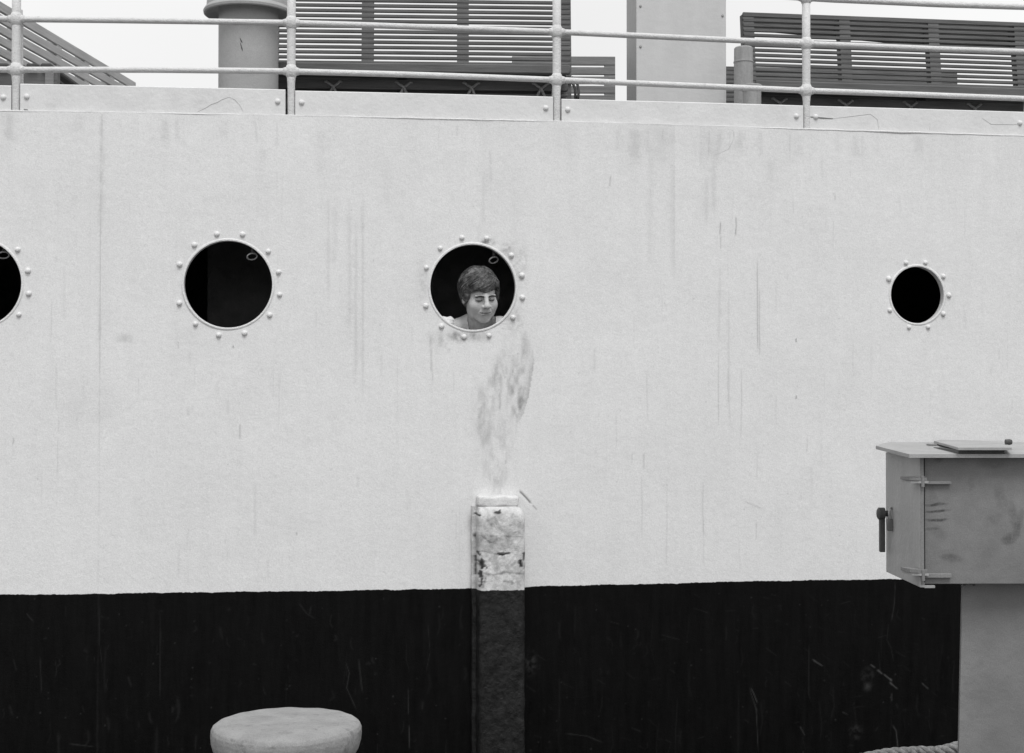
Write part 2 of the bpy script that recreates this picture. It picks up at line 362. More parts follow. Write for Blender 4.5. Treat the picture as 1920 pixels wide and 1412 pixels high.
for _ in range(230):
    x = random.uniform(0, 1790); y = random.uniform(1125, 1410); L_ = random.expovariate(1/26)
    bs([(x, y), (x+random.uniform(-4, 4), y+L_*.6), (x+random.uniform(-6, 6), y+L_)], random.choice([.002, .0026, .005]), random.uniform(.02, .09) if x > 820 else random.uniform(.03, .13))
for _ in range(120):
    x = random.uniform(0, 1790); y = random.uniform(1110, 1410); stroke(SCR, [(x, y), (x+1.5, y+1.5)], .0026, random.uniform(.05, .45))
for _ in range(60):
    x = random.uniform(900, 1790); y = random.uniform(1110, 1400); L_ = random.uniform(4, 22); bs([(x, y), (x+L_, y+L_*random.uniform(-.3, .9))], .0022, random.uniform(.03, .13))
DIRT = np.clip(DIRT, -.5, 1.3)
DIRT += np.clip((fbm(U*1.6+12, Z*.9+12, 56, 4)-.5)*2.2, 0, 1)*.07+np.clip((fbm(U*9+12, Z*1.4+12, 57, 4)-.52)*2.5, 0, 1)*.07*np.clip(1.6-(zt[:, None]-Z)*1.1, .25, 1)
BAND = Z-(ZBAND(us)[:, None]+(fbm(U*18+7, U*0+1, 51, 3)-.5)*.007+(fbm(U*120+7, Z*100+1, 52, 2)-.5)*.004)
px_, py_ = plan(U, N0)
nu, nv = U.shape
co = np.stack([px_, py_, Z], -1).reshape(-1, 3)
idx = np.arange(nu*nv).reshape(nu, nv)
quad = np.stack([idx[:-1, :-1], idx[1:, :-1], idx[1:, 1:], idx[:-1, 1:]], -1).reshape(-1, 4)
cu = (U[:-1, :-1]+U[1:, 1:]).reshape(-1)/2; cz = (Z[:-1, :-1]+Z[1:, 1:]).reshape(-1)/2
keep = np.ones(len(quad), bool)
for (pu, pz), p in zip(PUZ, PORTS): keep &= np.hypot(cu-pu, cz-pz) > p[2]+.0035
quad = quad[keep]
me = bpy.data.meshes.new('hull_plating')
me.vertices.add(len(co)); me.vertices.foreach_set('co', co.ravel().astype(np.float32))
me.loops.add(len(quad)*4); me.loops.foreach_set('vertex_index', quad.ravel().astype(np.int32))
me.polygons.add(len(quad)); me.polygons.foreach_set('loop_start', (np.arange(len(quad))*4).astype(np.int32))
me.polygons.foreach_set('loop_total', np.full(len(quad), 4, np.int32)); me.update(calc_edges=True)
me.polygons.foreach_set('use_smooth', np.ones(len(quad), bool))
for nme, arr in (('dirt', DIRT), ('scr', SCR), ('band', BAND)):
    at_ = me.attributes.new(nme, 'FLOAT', 'POINT'); at_.data.foreach_set('value', arr.ravel().astype(np.float32))
m = NT('hull_paint', .5, .3)
g1 = m.math('MULTIPLY', m.rng(m.noise(150, detail=3, rough=.8), .3, .7, .90, 1.09), m.rng(m.noise(330, detail=1), .3, .7, .94, 1.06))
g2 = m.rng(m.noise(3, stretch=(7, 7, .9), detail=5), .3, .7, .982, 1.016)
g3 = m.rng(m.noise(55, detail=4), .3, .7, .975, 1.02)
white = m.math('MULTIPLY', m.math('MULTIPLY', m.math('MULTIPLY', g1, g2), g3), .70)
white = m.math('MULTIPLY', white, m.math('SUBTRACT', 1, m.math('MULTIPLY', m.attr('dirt'), .68)))
blk = m.math('MULTIPLY', m.rng(m.noise(6, stretch=(5, 5, .7), detail=6, rough=.7), .3, .75, .6, 1.5), .0042)
blk = m.math('ADD', blk, m.math('MULTIPLY', m.attr('scr'), .07))
isw = m.rng(m.attr('band'), -.0012, .0012, 0, 1)
m.color(m.mix(isw, blk, white))
m.lk(m.mix(isw, .42, .5), m.b.inputs['Roughness']); m.lk(m.mix(isw, .07, .3), m.b.inputs['Specular IOR Level'])
hb = m.math('ADD', m.noise(160, detail=4, rough=.65), m.math('MULTIPLY', m.noise(28, detail=3), 1.6))
hb = m.math('ADD', hb, m.rng(m.attr('band'), -.002, .0, 0, .6))
hb = m.math('ADD', hb, m.math('MULTIPLY', m.attr('dirt'), -.8))
m.bump(hb, .0011, .75)
me.materials.append(m.m)
hull = bpy.data.objects.new('hull_plating', me); C.objects.link(hull); hull.parent = ship; hull.location = -SHO
M['hull'] = m.m

# deck, deck edge bead, far side and ends of the ship
uu = np.arange(-6.5, 6.55, .1)
bm = B(); prev = None
for u in uu:
    z = float(ZTOP(u)); a = [bm.verts.new(HP(u, n, zz)) for n, zz in ((.0, z-.0015), (-.03, z-.001), (-.09, z-.02), (-.1, DECK-.03), (-4.5, DECK), (-4.5, DECK-.06), (-.12, DECK-.09), (-.1, 2.7))]
    if prev: [bm.faces.new((prev[i], a[i], a[i+1], prev[i+1])) for i in range(len(a)-1)]
    prev = a
ship_part('deck', bm, M['deck'])
bm = B(); uf = np.arange(-3, 3.2, .02)
tube(bm, [HP(u, -.0045, float(ZTOP(u))-.0025+.0012*math.sin(u*37)*math.sin(u*11)) for u in uf], .0048, 8)
ship_part('deck_edge', bm, M['rim'], True)
bm = B(); prev = None
for u in uu:
    a = [bm.verts.new(HP(u, n, zz)) for n, zz in ((-4.5, DECK-.07), (-4.5, -2.2))]
    if prev: bm.faces.new((prev[0], a[0], a[1], prev[1]))
    prev = a
for u in (-6.5, 6.5):
    bm.faces.new([bm.verts.new(HP(u, n, zz)) for n, zz in ((-.01, 2.7), (-4.5, 2.7), (-4.5, -2.2), (-.01, -2.2))])
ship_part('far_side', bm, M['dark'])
# cabin behind the portholes
bm = B()
for u0, u1 in ((-6.4, -1.98), (-1.98, 1.2), (1.2, 6.4)):
    pass
prev = None
for u in np.arange(-4, 4.05, .2):
    a = [bm.verts.new(HP(float(u), n, zz)) for n, zz in ((-.05, 2.62), (-2.6, 2.62), (-2.6, .4), (-.05, .4))]
    if prev: [bm.faces.new((prev[i], a[i], a[i+1], prev[i+1])) for i in range(3)]
    prev = a
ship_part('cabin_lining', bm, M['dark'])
def hull_box(bm, u, n, z, s, bev=.0):
    box(bm, HP(u, n, z), s, bev, Matrix.Rotation(hyaw(u), 3, 'Z'))
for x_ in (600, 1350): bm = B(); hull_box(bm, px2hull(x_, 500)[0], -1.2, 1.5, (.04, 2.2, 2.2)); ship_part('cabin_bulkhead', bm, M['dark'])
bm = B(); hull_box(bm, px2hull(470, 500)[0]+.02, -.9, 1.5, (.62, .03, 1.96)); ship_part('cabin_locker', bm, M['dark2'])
bm = B(); hull_box(bm, px2hull(900, 500)[0]+.06, -.8, 1.5, (.8, .03, 1.96)); ship_part('cabin_fill_panel', bm, M['dark2'])  # added panel close behind the man, lifts the black in the middle porthole
bm = B()
for dz in (2.5, 2.44): tube(bm, [HP(u, -.7, dz) for u in np.arange(-3, 3, .3)], .02, 8)
ship_part('cabin_pipe', bm, M['dark2'])

# portholes
def porthole_meshes(r):
    bm = B(); sg = 72; prof = [(.0082, .000), (.0078, .003), (.005, .0052), (.001, .0058), (-.0028, .0045), (-.0035, .0), (-.0035, -.012), (-.003, -.028), (.012, -.03)]
    lathe_ring = []
    for dr, h in prof: lathe_ring.append([bm.verts.new(((r+dr)*math.cos(2*PI*i/sg), -h, (r+dr)*math.sin(2*PI*i/sg))) for i in range(sg)])
    for a, b in zip(lathe_ring, lathe_ring[1:]):
        for i in range(sg): bm.faces.new((a[i], a[(i+1) % sg], b[(i+1) % sg], b[i]))
    return bm
boltmesh = None
for (pu, pz), (ppx, ppy, pr, kind) in zip(PUZ, PORTS):
    n0 = float(N0[np.searchsorted(us, pu)-1, int(pz/zt[0]*nzr)+12])
    po = obj('porthole', porthole_meshes(pr), M['rim'], ship, True)
    po.location = HP(pu, n0-.002, pz)-SHO; po.rotation_euler = (0, 0, hyaw(pu))
    if kind: po['label'] = 'small porthole right of the others'
    for k, a in enumerate(ANG9 if kind else ANG12):
        rr = pr*(1.165 if kind else 1.165)+.0015*math.sin(k*2.3+pu)
        if boltmesh is None:
            bm = B(); dome(bm, .0118, .0125); bmesh.ops.rotate(bm, verts=bm.verts, cent=(0, 0, 0), matrix=Matrix.Rotation(PI/2, 3, 'X'))
            bo = obj('bolt', bm, M['rim'], po, True); boltmesh = bo
        else:
            bo = boltmesh.copy(); C.objects.link(bo); bo.parent = po
        bo.location = (rr*math.cos(R(a)), -.0005, rr*math.sin(R(a))); s_ = 1+.07*math.sin(k*5+pu*3); bo.scale = (s_, 1.05, s_)
    if not kind:
        bm = B(); Rm = Matrix.Rotation(R(35), 3, 'Z') @ Matrix.Rotation(R(40), 3, 'X')
        tube(bm, [Rm @ Vector((.024*math.cos(t), 0, .017*math.sin(t)-.002)) for t in np.linspace(0, 2*PI, 25)[:-1]], .0032, 8, True)
        lt = obj('latch_ring', bm, M['brightmetal'], po, True); lt.location = (.098, .05, .128)
        bm = B(); tube(bm, [(.098, .05, .145), (.1, .06, .165), (.1, .075, .2)], .007, 8); obj('latch_arm', bm, M['lock'], po, True)

# vertical rubbing post on the hull
fu0, fu1 = px2hull(897, 1050, .107)[0], px2hull(985, 1050, .107)[0]
fz_top = px2hull(930, 951, .1)[1]; fz_cap = px2hull(930, 931, .06)[1]; fz_band = px2hull(940, 1107, .107)[1]
FW = fu1-fu0; fc = (fu0+fu1)/2
fr = empty('rubbing_post', HP(fc, 0, 0)-SHO, hyaw(fc)); fr.parent = ship
def fender_grid():
    nw, nh = 64, 330; zs = np.linspace(-1.6, fz_top, nh*2); hw = FW/2; prof = []
    # profile across: left flank, bevel, face, bevel, right flank
    per = [(-hw-.022, .0), (-hw-.02, .035), (-hw-.006, .045), (-hw-.002, .06), (-hw, .09), (-hw+.006, .102)]+[(x, .107) for x in np.linspace(-hw+.014, hw-.014, 40)]+[(hw-.005, .102), (hw, .092), (hw+.0, .05), (hw, -.01)]
    V = []; A = []
    for z in zs:
        ztd = fz_top-z
        for x, d in per:
            dd = d
            if ztd < .06 and d > .06: dd = d-.03*(1-math.sqrt(max(0, 1-(1-ztd/.06)**2)))
            xx = x
            if x > hw-.04 and ztd < .07: xx = min(x, hw-.035*(1-math.sqrt(max(0, 1-(1-ztd/.07)**2)))-(.0 if x < hw-.001 else 0))
            V.append((xx, -dd, z))
    n = len(per); Fc = [(j*n+i, j*n+i+1, (j+1)*n+i+1, (j+1)*n+i) for j in range(len(zs)-1) for i in range(n-1)]
    Fc.append(tuple((len(zs)-1)*n+i for i in range(n)))
    V = np.array(V); bmp = (fbm(V[:, 0]*16+40, V[:, 2]*9+40, 61, 4)-.5)*.011+(fbm(V[:, 0]*70+40, V[:, 2]*50+40, 62, 3)-.5)*.003
    for dz, a in ((.0725*6.3/6.3, .0), ):
        pass
    V[:, 1] -= bmp*(V[:, 1] < -.08)
    V[:, 0] += (fbm(V[:, 2]*14+9, V[:, 2]*0+4, 63, 3)-.5)*.006*(np.abs(V[:, 0]) > hw-.003)
    return V, Fc
V, Fc = fender_grid()
fo = obj('post_timber', (V.tolist(), Fc), M['rim'], fr, True)
def fpx(px, py):
    u, z = px2hull(px, py, .107); return u-fc, z
DK = np.zeros(len(V)); DG = np.zeros(len(V)); X_, Z_ = V[:, 0], V[:, 2]
def fst(arr, pts, w_, a, rag=1.7):
    q = [fpx(*p) for p in pts]
    for (x0, z0), (x1, z1) in zip(q, q[1:]):
        dx, dz = x1-x0, z1-z0; t = np.clip(((X_-x0)*dx+(Z_-z0)*dz)/(dx*dx+dz*dz+1e-9), 0, 1); d = np.hypot(X_-x0-t*dx, Z_-z0-t*dz)
        d = d*(1+rag*(fbm(X_*90+9, Z_*90+9, 71, 2)-.5)); np.maximum(arr, a*np.exp(-(d/w_)**4), out=arr)
for p, w_ in [([(928, 962), (938, 962)], .0055), ([(934, 1039), (945, 1040)], .006), ([(945, 1039), (953, 1038)], .003), ([(902, 1054), (903, 1065)], .010), ([(901, 1072), (902, 1080)], .008),
              ([(976, 1052), (977, 1061)], .008), ([(894, 1045), (893, 1080)], .005), ([(983, 1040), (984, 1052)], .004), ([(892, 1005), (892, 1022)], .003), ([(896, 966), (900, 968)], .004),
              ([(904, 1085), (900, 1100)], .0045), ([(897, 1036), (899, 1042)], .004)]: fst(DK, p, w_, 1)
for p, w_, a in [([(903, 1074), (925, 1078), (950, 1073), (982, 1076)], .005, .8), ([(903, 1033), (920, 1036), (935, 1040)], .0035, .7), ([(953, 1038), (964, 1034), (970, 1026)], .003, .5),
                 ([(900, 1004), (940, 1005), (982, 1007)], .003, .55), ([(905, 1006), (920, 1018)], .0035, .7), ([(928, 970), (934, 982)], .004, .6), ([(918, 983), (922, 983)], .005, .7),
                 ([(910, 972), (935, 990)], .02, .25), ([(945, 995), (960, 1000)], .012, .4), ([(945, 1090), (960, 1092)], .006, .6), ([(960, 1058), (965, 1055)], .006, .5),
                 ([(910, 1085), (904, 1102)], .006, .8), ([(930, 1048), (931, 1075)], .006, .35), ([(905, 1012), (975, 1025)], .03, .22), ([(895, 1000), (893, 1104)], .007, .45)]: fst(DG, p, w_, a, 1.6)
DG += np.clip((fbm(X_*40+3, Z_*30+3, 73, 4)-.46)*3, 0, 1)*.6+np.clip((fbm(X_*110+3, Z_*90+3, 74, 3)-.52)*4, 0, 1)*.35
me = fo.data
BD = Z_-(fz_band+(fbm(X_*60+9, X_*0+2, 75, 3)-.5)*.009)
for nme, arr in (('chip', DK), ('dirt', DG), ('band', BD)):
    a_ = me.attributes.new(nme, 'FLOAT', 'POINT'); a_.data.foreach_set('value', arr.astype(np.float32))
m = NT('rubbing_post_paint', .55, .3)
wt = m.math('MULTIPLY', m.math('MULTIPLY', m.rng(m.noise(24, detail=5, rough=.65), .3, .7, .78, 1.1), m.rng(m.noise(230, detail=2), .3, .7, .9, 1.08)), .62)
wt = m.math('MULTIPLY', wt, m.math('SUBTRACT', 1, m.math('MULTIPLY', m.attr('dirt'), .5)))
wt = m.mix(m.math('MINIMUM', m.attr('chip'), 1), wt, .02)
bk = m.rng(m.math('MULTIPLY', m.noise(34, detail=8, rough=.75), m.rng(m.noise(11, detail=5), .3, .7, .8, 1.25)), .35, .68, .003, .018)
m.color(m.mix(m.rng(m.attr('band'), -.0012, .0012, 0, 1), bk, wt)); m.b.inputs['Specular IOR Level'].default_value = .25
m.bump(m.math('SUBTRACT', m.noise(40, detail=5, rough=.65), m.math('MULTIPLY', m.attr('chip'), .8)), .006, 1)
me.materials[0] = m.m
bm = B()
box(bm, (-.012, -.032, (fz_cap+fz_top)/2+.001), (FW-.02, .07, fz_cap-fz_top+.004), .012, seg=3)
bmesh.ops.subdivide_edges(bm, edges=[e for e in bm.edges if e.calc_length() > .05], cuts=12, use_grid_fill=True)
for v in bm.verts: v.co += Vector((math.sin(v.co.z*90+v.co.x*30)*.0012, math.sin(v.co.x*75)*.002, math.sin(v.co.x*60+1)*.0022))
obj('post_cap', bm, M['cap'], fr, 'all')

# ------------------------------------------------------------------ guard railing on the deck edge
rail0 = empty('guard_railing', HP(0, -.02, DECK), 0, 'pale painted pipe guard railing with ball joints and toe boards along the deck edge', 'railing')
RO = Vector(rail0.location)
def rp(name, bm, mat, smooth=True, parent=rail0):
    o = obj(name, bm, mat, parent, smooth); o.location = -RO if parent is rail0 else (0, 0, 0); return o
NR = -.02
upper = [(-500, 22), (30, 36), (290, 39), (546, 43), (800, 51), (1044, 60), (1280, 71), (1512, 82), (1760, 92), (1920, 97), (2300, 108)]
lower = [(-500, 124), (30, 131), (290, 131), (546, 134), (800, 141), (1044, 150), (1280, 160), (1512, 170), (1760, 179), (1920, 185), (2300, 197)]
top = [(-500, -74), (30, -60), (546, -50), (1044, -32), (1512, -4), (1560, -1), (1760, 8), (1920, 13), (2300, 22)]
def smoothpts(pts):
    q = [px2hull(a, b, NR) for a, b in pts]; uu_ = [p[0] for p in q]; zz_ = [p[1] for p in q]
    return [HP(u, NR, float(np.interp(u, uu_, zz_))) for u in np.arange(uu_[0], uu_[-1], .05)], (lambda u: float(np.interp(u, uu_, zz_)))
fz = []
for pts, rad in ((upper, .0135), (lower, .0135), (top, .015)):
    q, fn = smoothpts(pts); fz.append(fn); bm = B(); tube(bm, q, rad, 12); rp('rail', bm, M['rail'], 'all')
SX = [-470, 30, 546, 1044, 1512, 1935]
gaps = []
for k, sx in enumerate(SX):
    u, _ = px2hull(sx, 180, NR); gaps.append(u)
    zb = float(ZTOP(u))-.003; zl, zu, zt_ = fz[1](u), fz[0](u), fz[2](u)
    lean = {5: .03, 3: 0}.get(k, 0)
    P = lambda z: HP(u+lean*(z-zb), NR, z)
    bm = B(); tube(bm, [P(zb), P(zb+.001), P(zb+.004), P(zl-.055), P(zl-.01), P(zl+.01), P(zu), P(zt_)], [.0145, .0155, .0155, .0165, .021, .019, .019, .019], 14)
    st = rp('stanchion', bm, M['rail'], 'all')
    for z_ in (zl, zu, zt_):
        bm = B(); c0 = P(z_); n_ = 16
        lathe(bm, [(.0001, -.036), (.012, -.034), (.0205, -.026), (.026, -.014), (.0285, 0), (.026, .014), (.0205, .026), (.012, .034), (.0001, .036)], n_, c0)
        d = Vector((math.cos(hyaw(u)), math.sin(hyaw(u)), 0)); tube(bm, [c0-d*.036, c0-d*.02, c0, c0+d*.02, c0+d*.036], [.015, .02, .02, .02, .015], 12)
        rp('ball_joint', bm, M['rail'], 'all', st)
for sx, dx in ((1036, -7), (1922, -16)):      # flat braces leaning behind two of the stanchions
    u, _ = px2hull(sx, 180, -.1); a = px2hull(sx+9, 80, -.03); b = px2hull(sx, 210, -.12)
    bm = B(); tube(bm, [HP(b[0], -.12, b[1]-.05), HP(a[0], -.03, a[1])], .011, 4); rp('brace', bm, M['rail'], False)
u, _ = px2hull(30, 180, -.1); bm = B(); a = px2hull(38, 40, -.03); b = px2hull(40, 200, -.1); tube(bm, [HP(b[0], -.1, b[1]-.03), HP(a[0], -.03, a[1]+.05)], .011, 4); rp('brace', bm, M['rail'], False)
# toe boards
TB = [((-440, 152), (21, 160)), ((38, 156.5), (535, 167.5)), ((553.5, 169.5), (1037, 181)), ((1053, 185), (1506, 197.5)), ((1518.5, 198), (1924, 209.5)), ((1948, 210), (2350, 224))]
for k, (a, b) in enumerate(TB):
    n0 = -.012; ua, za = px2hull(*a, n0); ub, zb_ = px2hull(*b, n0); bm = B(); K = 60; rows = []
    for i in range(K+1):
        u = ua+(ub-ua)*i/K; zt2 = za+(zb_-za)*i/K; zb2 = float(ZTOP(u))+.0015+.001*math.sin(i*1.1+k)
        e = .004; wv = 0
        rows.append([bm.verts.new(HP(u, n, z)) for n, z in ((n0-.03, zb2), (n0+wv, zb2), (n0+wv, zt2-e), (n0-e, zt2), (n0-.03+e, zt2), (n0-.03, zt2-e))])
    for p, q in zip(rows, rows[1:]):
        for i in range(6): bm.faces.new((p[i], q[i], q[(i+1) % 6], p[(i+1) % 6]))
    bm.faces.new(rows[0]); bm.faces.new(rows[-1][::-1])
    tb = rp('toe_board', bm, M['board'], True)
    for u_, s_ in ((ua+.028, 0), (ub-.033, 1)):
        bm = B(); dome(bm, .0115, .009); bmesh.ops.rotate(bm, verts=bm.verts, cent=(0, 0, 0), matrix=Matrix.Rotation(PI/2, 3, 'X'))
        bo = obj('bolt', bm, M['board'], tb, True); zt2 = za+(zb_-za)*(u_-ua)/(ub-ua); bo.location = HP(u_, n0+.001, (zt2+float(ZTOP(u_)))/2+.003); bo.rotation_euler = (0, 0, hyaw(u_))
# open cracks in the paint of the boards
def crack(pts, r=.0011, n=-.0115):
    bm = B(); q = [px2hull(a, b, n) for a, b in pts]; r *= .7 if r < .002 else 1; tube(bm, [HP(u, n, z) for u, z in q], [r*.5]+[r]*(len(q)-2)+[r*.5], 5)
    rp('paint_crack', bm, M['crack'], False)
crack([(370, 210), (385, 203), (396, 196), (408, 192), (416, 187), (430, 182)], .0009); crack([(430, 182), (440, 187), (450, 198), (456, 210)], .0007)
crack([(1519, 219), (1540, 221), (1562, 222.5)], .0032); crack([(1562, 222.5), (1600, 218), (1632, 214), (1645, 224), (1648, 243)], .0008); crack([(1842, 222), (1858, 233), (1900, 234), (1916, 231)], .0008)
crack([(1744, 230), (1743, 245)], .0007); crack([(45, 205), (52, 206)], .004)
for xs in ((1156, 1165), (1462, 1480), (204, 210), (160, 166), (944, 945)):
    x0, x1 = xs; y0 = 207+.0135*x0 if x0 < 600 else (229.5 if x0 < 1200 else 239.5); crack([(x0, y0+1), ((x0+x1)/2, y0+1.4), (x1, y0+1)], .0022, -.003)

# ------------------------------------------------------------------ deck furniture
def slab(bm, x0, x1, y0, y1, z0, z1, bev=.003): box(bm, ((x0+x1)/2, (y0+y1)/2, (z0+z1)/2), (x1-x0, y1-y0, z1-z0), bev)
def make_bench(label, loc, rz, L, seat=True, pitch=.0292, sh=.0175, th=.018, zb=.49, zt_=.955, ups=(), mat='slat', back_y=.47, lean=.06, ropes=(), backing=None, group='slatted benches on the deck', upw=.064, upmat=None, bx0=0, bx1=None):
    bx1 = L if bx1 is None else bx1
    b = empty('slatted_bench', loc, rz, label, 'bench', group)
    n = int((zt_-zb)/pitch); bm = B()
    for i in range(n):
        z = zb+i*pitch; y = back_y+lean*(z-zb)/(zt_-zb)
        slab(bm, bx0, bx1, y, y+th, z, z+(sh if i < n-1 else sh+.008), .0025)
    obj('backrest', bm, M[mat], b)
    zt2 = zb+(n-1)*pitch+sh
    for x in ups:
        bm = B(); a = back_y+th+.001
        vs = [(x-upw/2, a, 0), (x+upw/2, a, 0), (x+upw/2, a+.045, 0), (x-upw/2, a+.045, 0)]
        lo = [bm.verts.new(v) for v in vs]; mi = [bm.verts.new((v[0], v[1], zb)) for v in vs]; hi = [bm.verts.new((v[0], v[1]+lean*(zt2-zb)/(zt_-zb), zt2)) for v in vs]
        for p, q in ((lo, mi), (mi, hi)):
            for k in range(4): bm.faces.new((p[k], p[(k+1) % 4], q[(k+1) % 4], q[k]))
        bm.faces.new(lo[::-1]); bm.faces.new(hi)
        up = obj('back_post', bm, M[upmat or mat], b)
        bm = B()
        f0 = lambda z: back_y+lean*(z-zb)/(zt_-zb)   # one batten filling the gaps in front of the post
        lo = [bm.verts.new(v) for v in ((x-upw/2, f0(zb)+.003, zb+.002), (x+upw/2, f0(zb)+.003, zb+.002), (x+upw/2, f0(zb)+th-.001, zb+.002), (x-upw/2, f0(zb)+th-.001, zb+.002))]
        zz2 = zt2-.003; hi = [bm.verts.new((v.co.x, v.co.y+f0(zz2)-f0(zb), zz2)) for v in lo]
        bm.faces.new(lo[::-1]); bm.faces.new(hi)
        for k in range(4): bm.faces.new((lo[k], lo[(k+1) % 4], hi[(k+1) % 4], hi[k]))
        obj('batten', bm, M[upmat or mat], up)
    if backing:
        bm = B(); y = back_y+th+.058+lean
        (x0, z00, z01), (x1, z10, z11) = backing
        f = [bm.verts.new(p) for p in ((x0, y, z00), (x1, y, z10), (x1, y, z11), (x0, y, z01))]; g = [bm.verts.new(v.co+Vector((0, .02, 0))) for v in f]
        bm.faces.new(f); bm.faces.new(g[::-1]); [bm.faces.new((f[i], g[i], g[(i+1) % 4], f[(i+1) % 4])) for i in range(4)]
        obj('backing_board', bm, M['under'], b)
    if seat:
        bm = B(); slab(bm, 0, L, 0, .03, .425, .472, .006); obj('seat_front', bm, M['plank'], b, True)
        bm = B()
        for i in range(6): slab(bm, .01, L-.01, .038+i*.07, .038+i*.07+.06, .452, .472, .003)
        obj('seat', bm, M['under'], b)
        bm = B(); slab(bm, 0, L, .17, .2, .375, .424, .004); slab(bm, 0, L, .19, .22, .27, .335, .004); slab(bm, 0, L, .23, .25, .02, .41, .004)
        for z in (.352,): tube(bm, [(0, .18, z), (L, .18, z)], .0075, 8)
        obj('lower_rail', bm, M['plank'], b, True)
        for x in (.06, L/2, L-.06):
            bm = B(); slab(bm, x-.025, x+.025, .22, .27, 0, .45, .004); obj('leg', bm, M['under'], b)
            bm = B(); slab(bm, x-.025, x+.025, .4, .45, 0, .45, .004); obj('leg', bm, M['under'], b)
        for x in ropes:
            bm = B(); y = .162
            for s in (-1, 1):
                tube(bm, [(x-s*.042, .172, .411), (x-s*.036, .163, .412), (x-s*.02, y-.002*s, .398), (x, y-.006*s, .385), (x+s*.012, y, .36), (x+s*.03, y+.012, .33), (x+s*.034, .18, .3)], .0068, 8)
            obj('rope_lashing', bm, M['lash'], b, 'all')
    return b
p0 = at(428, 110, 7.16); p1 = at(1070, 114, 7.24); yaw = math.atan2(p1.y-p0.y, p1.x-p0.x); L = (p1-p0).length
def bx_at(px, orig, yw, yo):   # length coordinate on a bench where pixel column px meets its line at depth offset yo
    r = ray(px, 100); o = orig+Vector((-math.sin(yw)*yo, math.cos(yw)*yo, 0)); d = Vector((math.cos(yw), math.sin(yw), 0))
    return (o.x*r.y-o.y*r.x)/(d.y*r.x-d.x*r.y)
o1 = Vector((p0.x, p0.y, DECK))
make_bench('dark slatted bench between the ventilator and the tall pale casing', o1, yaw, L, ups=[bx_at(x, o1, yaw, .5) for x in (510, 689, 868, 1060)],
           ropes=[bx_at(x, o1, yaw, .17) for x in (495, 625, 757, 884, 1014)], zt_=1.02, bx1=bx_at(1070, o1, yaw, .48))
p0 = at(1418, 141, 7.58); p1 = at(1920, 158, 7.78); yaw = math.atan2(p1.y-p0.y, p1.x-p0.x); o2 = Vector((p0.x, p0.y, DECK)); L = 2.05
x0 = bx_at(1396, o2, yaw, .5)
make_bench('dark slatted bench behind the two short deck posts', o2, yaw, L, ups=[x0+.032]+[bx_at(x, o2, yaw, .5) for x in (1587, 1754, 1916)], zt_=.99, bx0=x0,
           ropes=[bx_at(x, o2, yaw, .17) for x in (1461, 1585, 1706, 1826)], backing=((x0+.04, .905, .976), (L, .80, .976)))
o3 = Vector((at(1362, 118, 9.1).x, 9.1, DECK)); L3 = (at(1798, 118, 9.25)-at(1362, 118, 9.1)).length
make_bench('low dark slatted bench seen through the gaps of the bench by the deck posts', o3, math.atan2(.15, L3), L3, seat=False, zt_=.93, zb=.3, back_y=0, lean=.03, ups=(.025, L3-.05), backing=((0, .3, .91), (L3, .3, .91)))
o4 = Vector((at(960, 103, 8.85).x, 8.82, DECK)); x1 = at(1153, 103, 8.86).x-o4.x
make_bench('weathered grey slatted bench with wide slats between the dark bench and the casing', o4, R(1), x1, seat=False, pitch=.0585, sh=.046, th=.022, zb=.32, zt_=.94, back_y=0, lean=.0, ups=(.25, x1-.032), mat='mid')
# pale bench running across the ship, at the left
def back_at(px, py, z): r = ray(px, py); t = (z-EYE)/r.z; return Vector((r.x*t, r.y*t, z))
a, b_ = back_at(20, 3, 3.75), back_at(255, 146, 3.75); d = (b_-a).normalized(); L5 = 3.0; o5 = b_-d*L5; o5.z = DECK
yw = math.atan2(d.y, d.x)        # local x runs inboard
pb = make_bench('pale slatted bench with wide slats running across the deck', o5, yw, L5, seat=False, pitch=.0585, sh=.0445, th=.02, zb=.30, zt_=.93, back_y=0, lean=.0,
           ups=[.2, .8, 1.3, 1.8, 2.2, 2.6, 2.9], mat='pale', upw=.07)
# low slatted seat at the left
q0 = at(104, 118, 7.3); st = empty('low_bench', (q0.x-1.3, q0.y, DECK), 0, 'dark low backless bench in front of the pale slatted bench', 'bench')
bm = B()
for i in range(17): x = 1.3-.05-i*.074; box(bm, (x, .45, q0.z-DECK-.012), (.056, .9, .024), .007)
obj('seat', bm, M['under'], st)
bm = B(); slab(bm, 0, 1.3, .03, .08, .375, q0.z-DECK-.026, .004); obj('seat_rail', bm, M['slat'], st)
for x in (1.24, .2): bm = B(); slab(bm, x, x+.045, .015, .06, 0, q0.z-DECK-.026, .003); obj('leg', bm, M['mid'], st)
bm = B(); slab(bm, 0, 1.22, .1, .85, .22, .4, .004); obj('locker_box', bm, M['under'], st)

